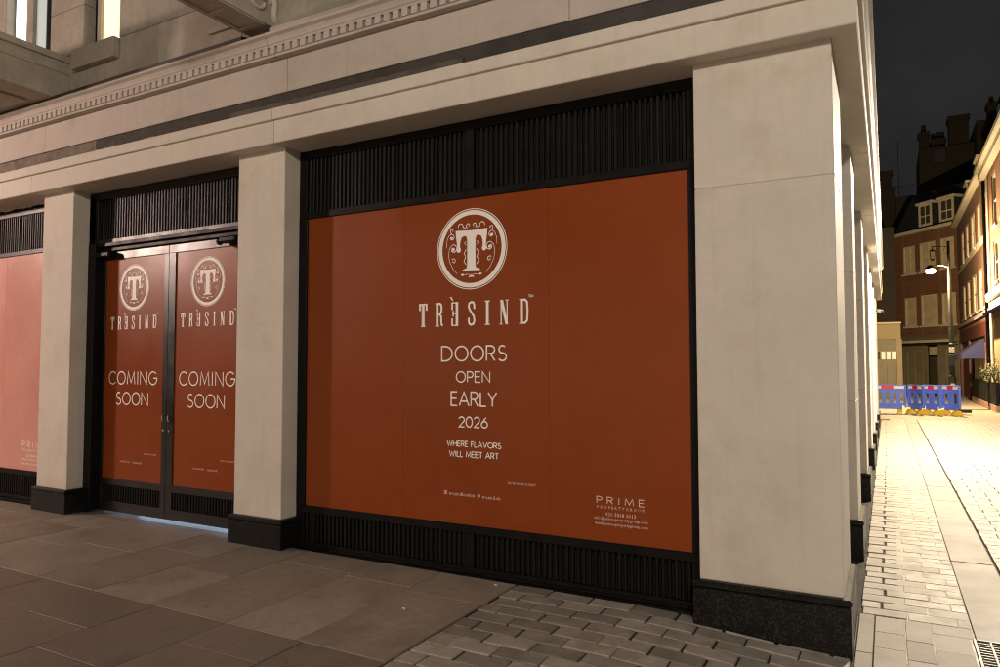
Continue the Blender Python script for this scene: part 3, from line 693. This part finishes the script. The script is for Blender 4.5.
for x in (-7.215, -5.30):
    q = MB().box((x-.02, .17, 2.775), (x+.20, .262, 2.83), .012); q.sphere((x-.03, .20, 2.79), .035, 10, 6, (1, 1, 1)); q.build('door_closer', 'black', bld)
MB().box((-7.24, .215, .0), (-5.05, .55, .050), .003).build('threshold', 'steel', bld)
MB().box((-7.36, .05, .0), (-4.87, .212, .054), .003).build('door_step', 'slabdark', bld)
# room behind the doors, with a work light left on near the floor
MB().box((-7.3, .55, -.02), (-5.0, 3.0, .046)).build('interior_floor', 'plaster', bld)
q = MB(); q.box((-7.36, .36, .0), (-7.30, 3.0, 2.9)); q.box((-5.0, .36, .0), (-4.94, 3.0, 2.9)); q.box((-7.36, 3.0, 0), (-4.94, 3.06, 2.9)); q.box((-7.36, .36, 2.9), (-4.94, 3.06, 2.95)); q.build('interior_wall', 'plaster', bld)
wl = thing('work_light', 'cool white tube light glowing under the closed double doors', 'light', (-6.15, .72, .046))
MB().tube([(-7.15, .72, .085), (-5.15, .72, .085)], .018, 10).build('tube', 'tube', wl)
q = MB(); q.box((-7.2, .705, .047), (-7.152, .735, .105), .004); q.box((-5.148, .705, .047), (-5.1, .735, .105), .004); q.build('end_cap', 'whiteb', wl)

# CCTV camera at the far end of the side wall
cc = thing('security_camera', 'small white security camera on the side wall under the stone lintel', 'camera', (.0, 17.2, 2.98))
MB().tube([(-.002, 17.2, 3.02), (.06, 17.2, 3.02), (.075, 17.2, 3.06)], .02, 8).build('bracket', 'whitep', cc, True)
MB().tube([(.03, 17.26, 3.075), (.06, 17.2, 3.07), (.15, 17.02, 3.035)], [.045, .05, .05], 10).build('body', 'whitep', cc, True)
MB().tube([(.151, 17.018, 3.034), (.158, 17.005, 3.031)], .035, 10).build('lens', 'glass', cc, True)

# ------------------------------------------------------------------ street lamps
def lamp(spec, label, fancy=False, arm_drop=.06, cut=False):
    (px, py), (hx, hy, hz), watts, col, rad = spec
    t = thing('street_lamp', label, 'lamp post', (px, py, -.02), 'street lamps')
    MB().tube([(px, py, -.02), (px, py, .12), (px, py, .16), (px, py, 1.15), (px, py, 1.22), (px, py, 1.25)], [.17, .17, .125, .125, .11, .085], 14).build('base', 'post', t, True)
    topz = hz+(1.05 if fancy else .15)
    MB().tube([(px, py, 1.24), (px, py, 2.4), (px, py, hz-.5), (px, py, topz)], [.085, .080, .062, .045], 12).build('pole', 'post', t, True)
    MB().tube([(px, py, 2.30), (px, py, 2.36), (px, py, 2.42)], [.085, .10, .085], 12).build('collar', 'post', t, True)
    dx, dy = hx-px, hy-py; pts = []
    for i in range(9):
        a = i/8; pts.append((px+dx*a, py+dy*a, hz+arm_drop+.10-.10*abs(1-2*a)**2*(1 if a < .5 else .2)))
    MB().tube(pts, .026, 8).build('arm', 'iron' if fancy else 'post', t, True)
    MB().tube([(hx, hy, hz+.02), (hx, hy, hz+.06), (hx, hy, hz+.14), (hx, hy, hz+.18)], [.19, .18, .10, .03], 14).build('lamp_shade', 'post', t, True)
    MB().sphere((hx, hy, hz-.05), .15, 14, 8, (1.1, 1.1, .75)).build('bulb', 'bulb', t, True)
    if fancy:
        MB().tube([(px, py, hz+.86), (px-.55, py-.15, hz+.86)], .018, 8).build('upper_arm', 'post', t, True)
        q = MB(); c = (px-.52, py-.14)
        q.tube([(c[0], c[1], hz+.86), (c[0], c[1], hz+.74)], .012, 6); q.tube([(c[0], c[1], hz+.76), (c[0], c[1], hz+.70)], [.04, .13], 8)
        for s1, s2 in ((-1, -1), (1, -1), (1, 1), (-1, 1)): q.tube([(c[0]+s1*.09, c[1]+s2*.09, hz+.70), (c[0]+s1*.055, c[1]+s2*.055, hz+.40)], .010, 5)
        q.tube([(c[0], c[1], hz+.40), (c[0], c[1], hz+.34)], [.08, .03], 8); q.build('lantern_frame', 'post', t)
        q = MB().tube([(px-.12, py-.02, hz+.85), (px-.16, py-.03, hz+.70), (px-.06, py, hz+.58)], .012, 6); q.build('scroll', 'post', t, True)
        MB().box((px-.10, py-.155, 1.55), (px+.10, py-.09, 2.0), .01).build('control_box', 'post', t)
        MB().box((px-.085, py-.108, 2.08), (px+.085, py-.088, 2.26), .004).build('notice', 'whitep', t)
        MB().box((px-.07, py-.140, .75), (px+.07, py-.124, .93), .004).build('notice', 'whitep', t)
    ld = bpy.data.lights.new('lamp_light', 'SPOT' if cut else 'POINT'); ld.energy = watts
    if cut: ld.spot_size = R(172); ld.spot_blend = .10
    ld.color = col; ld.shadow_soft_size = rad
    lo = place('lamp_light', ld, (hx, hy, hz-.28), t)
    return t
lamp(LAMP_VIEW, 'tall black street lamp glowing yellow behind the blue barriers', True)
lamp(LAMP_LEFT, 'black street lamp further left along the front pavement')
lamp(LAMP_REAR, 'black street lamp standing on the pavement behind the viewpoint')
lamp(LAMP_SIDE, 'black street lamp on the right of the side street, nearest the corner', cut=True)

# ------------------------------------------------------------------ plastic barriers across the street
def panel_grid(q, x0, x1, z0, z1, y0, y1, holes):
    xs = sorted(set([x0, x1]+[h for o in holes for h in o[:2]])); zs_ = sorted(set([z0, z1]+[h for o in holes for h in o[2:]]))
    for a, c in zip(xs[:-1], xs[1:]):
        run = None
        for p, r_ in zip(zs_[:-1], zs_[1:]):
            hole = any(o[0] <= a+1e-6 and o[1] >= c-1e-6 and o[2] <= p+1e-6 and o[3] >= r_-1e-6 for o in holes)
            if not hole: q.box((a, y0, p), (c, y1, r_))
def barrier(loc, rz, label, L=1.2, white=True, slots=5):
    t = thing('barrier', label, 'barrier', (0, 0, 0), 'blue barriers across the street')
    q = MB(); holes = []
    for i in range(slots):
        cx = -L/2+L*(i+.5)/slots; wd = L/slots*.22; holes.append((cx-wd, cx+wd, .36, .70))
    panel_grid(q, -L/2+.03, L/2-.03, .27, .80, -.02, .02, holes)
    for s in (-1, 1): q.box((s*L/2-.03, -.035, .20), (s*L/2+.03, .035, .96), .01)
    q.box((-L/2+.03, -.03, .80), (L/2-.03, .03, .835), .004); q.box((-L/2+.03, -.03, .935), (L/2-.03, .03, .97), .012); q.box((-L/2+.10, -.028, .15), (L/2-.10, .028, .27), .01)
    q.build('panel', 'blue', t)
    MB().box((-L/2+.032, -.024, .8355), (L/2-.032, .024, .9345)).build('top_band', 'whiteb' if white else 'blue', t)
    MB().box((-L*.17, -.031, .825), (L*.17, .031, .945), .003).build('reflector', 'red', t)
    for s in (-1, 1):
        MB().prism([(-.17, 0), (.17, 0), (.15, .07), (.07, .15), (-.07, .15), (-.15, .07)], 'x', s*L*.34-.07, s*L*.34+.07).build('foot', 'yellow', t)
    for c in t.children: c.location -= Vector((0, 0, 0))
    t.location = loc; t.rotation_euler = (0, 0, rz); return t
GZ = -.012
barrier((.22, 22.95, GZ), R(2), 'blue plastic barrier seen face on, leftmost of the row', 1.06)
barrier((1.05, 23.0, GZ), R(-55), 'blue plastic barrier turned edge on, next to the leftmost one', .70, True, 2)
barrier((1.50, 23.05, GZ), R(-52), 'blue plastic barrier turned edge on, second from the right', .70, True, 2)
barrier((2.03, 22.95, GZ), R(-54), 'blue plastic barrier turned edge on, rightmost in front of the lamp post', .74, True, 2)
tyre = MB().tube([(2.42, 23.3, .06), (2.42, 23.3, .16)], .2, 14); tag(tyre.build('rubber_weight', 'rubber', None), 'black rubber ballast weight behind the rightmost barrier', 'weight')

# ------------------------------------------------------------------ houses at the end of the street
def facade(origin, u, L, z0, z1, th, openings, mat, parent, name='wall'):
    """vertical wall slab along unit vector u from origin; openings (a,b,zlo,zhi); thickness goes to the left of u"""
    u = Vector((u[0], u[1], 0)).normalized(); nrm = Vector((-u.y, u.x, 0)); O = Vector((origin[0], origin[1], 0))
    q = MB(); panel_grid(q, 0, L, z0, z1, 0, th, openings)
    q.v = [tuple(O+u*x+nrm*y+Vector((0, 0, z))) for x, y, z in q.v]
    return q.build(name, mat, parent)
def fbox(origin, u, lo, hi, mat, name, parent, c=0.):
    u = Vector((u[0], u[1], 0)).normalized(); nrm = Vector((-u.y, u.x, 0)); O = Vector((origin[0], origin[1], 0))
    q = MB().box(lo, hi, c); q.v = [tuple(O+u*x+nrm*y+Vector((0, 0, z))) for x, y, z in q.v]
    return q.build(name, mat, parent)
def sash(origin, u, a, c, z0, z1, parent, blind=True, bars=True, frame='whitep'):
    w_ = fbox(origin, u, (a, .10, z0), (c, .13, z1), 'blind' if blind else 'glass', 'window', parent)
    e = .07
    for lo, hi in (((a, .04, z0), (a+e, .10, z1)), ((c-e, .04, z0), (c, .10, z1)), ((a+e, .04, z1-e), (c-e, .10, z1)), ((a+e, .04, z0), (c-e, .10, z0+e))): fbox(origin, u, lo, hi, frame, 'frame', w_)
    if bars:
        zm = (z0+z1)/2; fbox(origin, u, (a+e, .06, zm-.025), (c-e, .099, zm+.025), frame, 'glazing_bar', w_); xm = (a+c)/2
        fbox(origin, u, (xm-.02, .065, z0+e), (xm+.02, .099, z1-e), frame, 'glazing_bar', w_)
    fbox(origin, u, (a-.08, -.06, z0-.10), (c+.08, .10, z0-.001), frame, 'sill', w_, .008)
    return w_
# house across the end: its front runs from A to B
Bc = Vector((3.6, 39.5)); d_ = Vector((-.661, .750)).normalized(); A = Bc+d_*4.4; U = -d_; LE = 4.4
def te(t): return LE-t
eh = thing('brick_house', 'dark brick house closing the end of the street, with two white dormers', 'house', (A.x, A.y, 0))
ow = [(te(3.68), te(2.80), 6.78, 8.34), (te(2.50), te(1.40), 6.78, 8.38), (te(1.09), te(.20), 6.82, 8.40), (te(3.66), te(2.79), 3.80, 5.42), (te(2.50), te(1.33), 3.80, 5.48), (te(1.10), te(.19), 3.78, 5.45)]
facade(A, U, LE, 3.25, 9.0, .30, ow, 'brick', eh)
for i, (a, c, z0, z1) in enumerate(ow): sash(A, U, a, c, z0, z1, eh, True, i < 3)
fbox(A, U, (-.12, -.22, 9.0), (LE+.10, .25, 9.17), 'whitep', 'eaves', eh, .02)
rf = MB(); rf.prism([(-.15, 9.17), (.25, 9.3), (1.6, 11.6), (4.5, 11.6), (4.5, 9.17)], 'x', -.1, LE+.1); nrm = Vector((-U.y, U.x)); 
rf.v = [(A.x+U.x*x+nrm.x*y, A.y+U.y*x+nrm.y*y, z) for x, y, z in rf.v]; rf.build('roof', 'slate', eh)
for (a, c) in ((te(2.58), te(1.70)), (te(1.18), te(.26))):
    dr = fbox(A, U, (a, .14, 9.32), (c, 1.6, 10.52), 'slate', 'dormer', eh)
    fbox(A, U, (a-.12, -.02, 10.521), (c+.12, 1.6, 10.66), 'whitep', 'dormer_roof', dr, .02)
    for lo, hi in (((a, .09, 9.321), (a+.11, .139, 10.519)), ((c-.11, .09, 9.321), (c, .139, 10.519)), ((a+.11, .09, 10.42), (c-.11, .139, 10.519)), ((a+.11, .09, 9.321), (c-.11, .139, 9.44)), ((a+.11, .10, 9.84), (c-.11, .139, 9.90)), (((a+c)/2-.02, .105, 9.44), ((a+c)/2+.02, .139, 10.42))): fbox(A, U, lo, hi, 'whitep', 'frame', dr)
    fbox(A, U, (a+.11, .128, 9.44), (c-.11, .1395, 10.42), 'glass', 'pane', dr)
# its shop front
fbox(A, U, (.25, .06, 0), (te(2.26), .3, 2.72), 'olive', 'shop_front', eh)
fbox(A, U, (te(1.52), .06, 0), (LE-.1, .3, 2.72), 'olive', 'shop_front', eh)
for xa in (.45, .95, 1.5, te(1.3), te(.75)):
    fbox(A, U, (xa, .035, .35), (xa+.40, .0598, 2.5), 'olive', 'panel', eh, .01)
dd_ = fbox(A, U, (te(2.25), .16, 0), (te(1.53), .22, 2.70), 'black', 'door', eh)
fbox(A, U, (te(2.15), .140, .25), (te(1.63), .1598, 2.05), 'glass', 'pane', dd_); fbox(A, U, (te(2.15), .140, 2.15), (te(1.63), .1598, 2.62), 'blind', 'pane', dd_)
fbox(A, U, (.1, -.10, 2.721), (LE-.05, .3, 2.84), 'olive', 'fascia', eh, .01)
cn = MB(); cn.prism([(-.55, 2.86), (-.55, 2.95), (.0, 3.30), (.3, 3.30), (.3, 2.845)], 'x', .1, LE); cn.v = [(A.x+U.x*x+nrm.x*y, A.y+U.y*x+nrm.y*y, z) for x, y, z in cn.v]; cn.build('canopy', 'olive', eh)
fbox(A, U, (.08, -.6, 2.83), (LE+.02, -.551, 2.97), 'whitep', 'canopy_edge', eh, .01)
fbox(A, U, (.02, -.02, 0), (.245, .3, 2.72), 'cream', 'pilaster', eh)
fbox(A, U, (LE-.095, -.02, 0), (LE+.05, .3, 2.72), 'cream', 'pilaster', eh)
# house along the right side of the street
RU = (0, -1); RO = (3.6, 39.45)
def rb(y): return 39.45-y
rh = thing('brick_house', 'brick house on the right with a row of pale sash windows and blue awning below', 'house', (3.6, 33, 0))
rows_ = [(37.3, 36.0), (35.15, 33.7), (32.85, 31.2), (30.5, 29.1), (28.4, 27.0)]
ow = [(rb(a), rb(c), z0, z1) for (z0, z1) in ((6.55, 8.12), (3.86, 5.50)) for a, c in rows_]
facade(RO, RU, 12.75, 3.3, 8.82, .3, ow, 'brick', rh)
for i, (a, c, z0, z1) in enumerate(ow): sash(RO, RU, a, c, z0, z1, rh, i % 5 < 3, True)
fbox(RO, RU, (-.1, -.26, 8.82), (12.8, .3, 9.02), 'whitep', 'eaves', rh, .03); fbox(RO, RU, (-.05, -.05, 6.28), (12.74, -.001, 6.42), 'whitep', 'string_course', rh, .01)
fbox(RO, RU, (-.05, -.10, 3.50), (12.74, -.001, 3.68), 'pink', 'string_course', rh, .02)
rf = MB(); rf.prism([(-.2, 9.02), (.3, 9.25), (1.5, 11.4), (4.5, 11.4), (4.5, 9.02)], 'x', 0, 12.75); rf.v = [(RO[0]+y, RO[1]-x, z) for x, y, z in rf.v]; rf.build('roof', 'slate', rh)
for yy in (36.2, 31.6): 
    dr = fbox(RO, RU, (rb(yy)-.5, .2, 9.25), (rb(yy)+.5, 1.4, 10.3), 'slate', 'dormer', rh); fbox(RO, RU, (rb(yy)-.58, .1, 10.301), (rb(yy)+.58, 1.4, 10.42), 'whitep', 'dormer_roof', dr); fbox(RO, RU, (rb(yy)-.45, .15, 9.3), (rb(yy)+.45, .199, 10.25), 'whitep', 'frame', dr); fbox(RO, RU, (rb(yy)-.36, .14, 9.38), (rb(yy)+.36, .149, 10.17), 'glass', 'pane', dr)
fbox(RO, RU, (-.0, .08, 0), (12.7, .3, 3.3), 'oxblood', 'shop_front', rh)
fbox(RO, RU, (.0, -.03, 2.75), (12.7, .0795, 3.298), 'oxblood', 'fascia', rh, .01)
for ya, yb_ in ((33.2, 31.9), (31.6, 30.2), (30.0, 28.9)):
    sw = fbox(RO, RU, (rb(ya), .02, .55), (rb(yb_), .0795, 2.62), 'cream', 'shop_window', rh); fbox(RO, RU, (rb(ya)+.12, .012, .70), (rb(yb_)-.12, .0195, 2.5), 'blind', 'pane', sw)
fbox(RO, RU, (rb(34.6), .02, .0), (rb(33.6), .0795, 2.5), 'black', 'door', rh)
for yy in (39.2, 34.9, 28.2): fbox(RO, RU, (rb(yy)-.15, -.05, 0), (rb(yy)+.15, .0795, 2.749), 'oxblood', 'pilaster', rh, .01)
dp = MB().tube([(3.50, 26.95, .1), (3.50, 26.95, 8.8)], .055, 8); dp.build('downpipe', 'post', rh)
aw = thing('awning', 'dark blue canvas shop awning on the brick house behind the lamp post', 'awning', (3.55, 30.6, 1.84))
q = MB(); q.prism([(3.595, 2.66), (3.595, 2.60), (2.86, 2.02), (2.84, 2.06)], 'y', 29.0, 32.4); q.build('canvas', 'awn', aw)
for y in (29.0, 32.39): MB().prism([(3.594, 2.60), (3.594, 1.86), (2.86, 1.86), (2.86, 2.02)], 'y', y, y+.012).build('cheek', 'awn', aw)
MB().box((2.838, 29.0, 1.84), (2.858, 32.4, 2.06)).build('valance', 'awn', aw)
# next house nearer, with white stone dressings
nh = thing('stone_trimmed_house', 'orange brick house with white stone trim at the right edge', 'house', (3.6, 22, 0))
NO = (3.58, 26.6)
ow = [(1.2, 2.3, 6.4, 8.2), (3.4, 4.6, 6.4, 8.2), (1.2, 2.3, 4.45, 5.9), (3.4, 4.6, 4.45, 5.9)]
facade(NO, RU, 12, 3.2, 8.6, .3, ow, 'brick2', nh)
for (a, c, z0, z1) in ow: sash(NO, RU, a, c, z0, z1, nh, False, True)
fbox(NO, RU, (0, -.05, 0), (.40, -.001, 8.6), 'whitep', 'quoin', nh, .01); fbox(NO, RU, (-.02, -.40, 8.6), (12, .3, 8.80), 'whitep', 'eaves', nh, .03); fbox(NO, RU, (-.02, -.28, 8.35), (12, -.051, 8.599), 'whitep', 'eaves_bracket', nh, .03)
fbox(NO, RU, (.41, -.20, 3.85), (12, -.001, 4.15), 'whitep', 'string_course', nh, .04); fbox(NO, RU, (.41, -.10, 3.5), (12, -.0012, 3.849), 'whitep', 'string_course', nh, .02)
fbox(NO, RU, (.02, .02, 0), (12, .3, 3.2), 'cream', 'ground_floor', nh)
rf = MB(); rf.prism([(-.3, 8.80), (.3, 9.1), (1.5, 11.3), (4.5, 11.3), (4.5, 8.80)], 'x', 0, 12); rf.v = [(NO[0]+y, NO[1]-x, z) for x, y, z in rf.v]; rf.build('roof', 'slate', nh)
aw2 = thing('awning', 'narrow blue awning under the white stone band at the right edge', 'awning', (3.5, 24.9, 3.2))
q = MB(); q.prism([(3.575, 3.62), (3.575, 3.50), (3.02, 3.22), (3.02, 3.30)], 'y', 23.4, 26.2); q.build('canvas', 'awn', aw2)
# low building on the left of the end, with panelled doors
lh = thing('low_garage', 'low yellow walled garage with panelled doors behind the leftmost barrier', 'garage', (-1.6, 36, 0))
MB().box((-4.5, 36.0, 2.9), (.86, 36.4, 3.66)).build('wall', 'cream', lh); MB().box((-4.6, 35.88, 3.66), (.9, 36.4, 3.76), .02).build('coping', 'whitep', lh)
MB().box((.66, 35.95, -.02), (.90, 36.4, 2.9)).build('pier', 'cream', lh); MB().box((-4.5, 36.06, -.02), (.659, 36.2, 2.9)).build('door', 'olive', lh)
for i in range(8):
    x = -3.0+i*.46; MB().box((x, 36.03, .25), (x+.30, 36.0595, 1.6), .008).build('panel', 'olive', lh)
    for j in (0, 1): MB().box((x+.23*j, 36.03, 1.9), (x+.17+.23*j, 36.0595, 2.3)).build('pane', 'whiteb' if (i+j) % 3 else 'glass', lh)
# dark tall buildings behind, with chimneys
def dark_block(x0, x1, y0, y1, z, label, name='background_building'):
    t = thing(name, label, 'building', ((x0+x1)/2, (y0+y1)/2, 0)); MB().box((x0, y0, 0), (x1, y1, z)).build('wall', 'dbrick', t); return t
def chimney(t, x0, x1, y0, y1, z0, z1, pots):
    c = MB(); c.box((x0, y0, z0), (x1, y1, z1-.25)); c.box((x0-.08, y0-.08, z1-.25), (x1+.08, y1+.08, z1)); c = c.build('chimney', 'dbrick', t)
    for i in range(pots):
        px = x0+(x1-x0)*(i+.5)/pots; h = rnd.uniform(.45, .75); MB().tube([(px, (y0+y1)/2, z1), (px, (y0+y1)/2, z1+h)], [.15, .11], 8).build('chimney_pot', 'dbrick', c)
t1 = dark_block(2.3, 5.2, 47, 52, 15.2, 'tall unlit dark building with chimneys behind the end house'); chimney(t1, 2.35, 2.85, 47.2, 48.2, 15.2, 16.3, 1); chimney(t1, 3.0, 3.75, 47.6, 48.6, 15.2, 15.9, 3); chimney(t1, 3.95, 4.98, 47.2, 48.4, 15.2, 17.05, 0)
MB().box((3.1, 46.93, 14.2), (3.7, 46.999, 15.0)).build('window', 'slate', t1)
t2 = dark_block(5.25, 12, 46, 52, 16.2, 'unlit dark block rising above the right hand roofs'); chimney(t2, 5.9, 6.3, 46.3, 47.3, 16.2, 17.3, 1); chimney(t2, 6.6, 7.8, 46.2, 47.4, 16.2, 17.7, 3)
t3 = dark_block(-9, .9, 47, 52, 13.0, 'unlit dark block behind the garage on the left'); chimney(t3, .15, .75, 47.2, 48, 13, 14.1, 0)
q = MB(); q.tube([(1.15, 47.6, 12.5), (1.15, 47.6, 16.0)], .02, 5); q.tube([(.95, 47.6, 15.9), (1.35, 47.6, 15.9)], .012, 5); q.build('aerial', 'slate', t3)
t4 = dark_block(.9, 2.3, 46.5, 52, 12.2, 'unlit dark gap building between the taller blocks'); q = MB()
for i in range(9): q.tube([(.95+i*.16, 46.6, 12.2), (.95+i*.16, 46.6, 12.9)], .012, 4)
q.tube([(.9, 46.6, 12.9), (2.28, 46.6, 12.9)], .015, 4); q.build('railing', 'slate', t4)
t5 = dark_block(-9, .70, 38.2, 46.9, 8.9, 'unlit dark brick wall above the garage')

# planter terrace on the right
pw = thing('planter_terrace', 'low pink wall topped by black planter boxes at the right', 'planter', (3.5, 29, -.012))
q = MB(); q.prism([(25.0, -.012), (33.0, -.012), (33.0, .26), (25.0, .20)], 'x', 3.47, 3.575); q.build('low_wall', 'pink', pw)
for i in range(5):
    y0 = 25.1+i*1.56; bx = MB().box((3.48, y0, .262), (3.57, y0+1.48, .30)); bx = bx.build('planter_box', 'black', pw)
    MB().box((3.475, y0, .94), (3.572, y0+1.48, 1.0), .005).build('rail', 'black', bx); MB().box((3.50, y0+.02, .30), (3.57, y0+1.46, .94)).build('liner', 'back', bx)
    for j in range(9): MB().box((3.478, y0+.03+j*.16, .30), (3.499, y0+.15+j*.16, .94), .003).build('slat', 'post', bx)
def shrub(cx, cy, cz, r, label, seed, n=520):
    rr = random.Random(seed); t = thing('shrub', label, 'shrub', (cx, cy, cz)); q = MB(); s = MB()
    for i in range(9):
        a = rr.uniform(0, 6.28); s.tube([(cx, cy, cz), (cx+.3*r*math.cos(a), cy+.3*r*math.sin(a), cz+r*.7), (cx+.8*r*math.cos(a), cy+.8*r*math.sin(a), cz+r*rr.uniform(.8, 1.6))], [.014, .01, .004], 5)
    for i in range(n):
        v = Vector((rr.gauss(0, .5), rr.gauss(0, .7), rr.gauss(0, .48)))
        if v.length > 1.25: continue
        p = Vector((cx, cy, cz+r*.9))+v*r*.8; a = Vector((rr.uniform(-1, 1), rr.uniform(-1, 1), rr.uniform(-.3, 1))).normalized(); b_ = a.orthogonal().normalized(); l = rr.uniform(.05, .10)
        q.add([p, p+a*l*.5+b_*l*.28, p+a*l, p+a*l*.5-b_*l*.28], [(0, 1, 2, 3)])
    q.build('foliage', 'leaf', t); s.build('stem', 'bark', t)
shrub(3.50, 25.4, .98, .46, 'leafy green shrub in the planter nearest the right edge', 3)
shrub(3.52, 26.9, .98, .30, 'smaller leafy shrub further along the black planters', 5)

# ------------------------------------------------------------------ unseen shops behind the viewpoint, window glow added to lift the soffits
op = thing('added_opposite_shops', 'unseen shops across the street with window glow added to light the front', 'building', (-6, -15.5, 0))
ow = [(1.0+i*4.2, 3.9+i*4.2, .55, 2.75) for i in range(6)]
q = MB(); panel_grid(q, 0, 26, 0, 9.0, 0, .35, ow); q.v = [(9-x, -15.5-y, z) for x, y, z in q.v]; q.build('wall', 'soot', op)
for (a, c, z0, z1) in ow:
    sw = MB().box((9-c, -15.80, z0), (9-a, -15.75, z1)).build('shop_window', 'added_glow', op)  # added glowing windows of the unseen shops
    for lo, hi in (((9-c, -15.748, z0), (9-c+.08, -15.66, z1)), ((9-a-.08, -15.748, z0), (9-a, -15.66, z1)), ((9-(a+c)/2-.04, -15.748, z0), (9-(a+c)/2+.04, -15.66, z1))): MB().box(lo, hi).build('frame', 'black', sw)
MB().box((-17, -15.5, 3.0), (9, -15.3, 3.35), .02).build('fascia', 'black', op)

# litter on the pavement
for (x, y, a, lab) in ((-2.22, -.02, .4, 'small white paper scrap at the corner where slabs meet setts'), (-2.50, -.72, 1.2, 'small white paper scrap in the middle of the paving slabs')):
    q = MB(); q.add([(x, y, gz(x)+.003), (x+.022, y+.005, gz(x)+.009), (x+.02, y+.02, gz(x)+.004), (x-.003, y+.014, gz(x)+.010)], [(0, 1, 2, 3)]); q.tube([(x+.01, y+.01, gz(x)+.006), (x+.028, y-.006, gz(x)+.007)], .0035, 6)
    tag(q.build('paper_scrap', 'whiteb'), lab, 'litter')
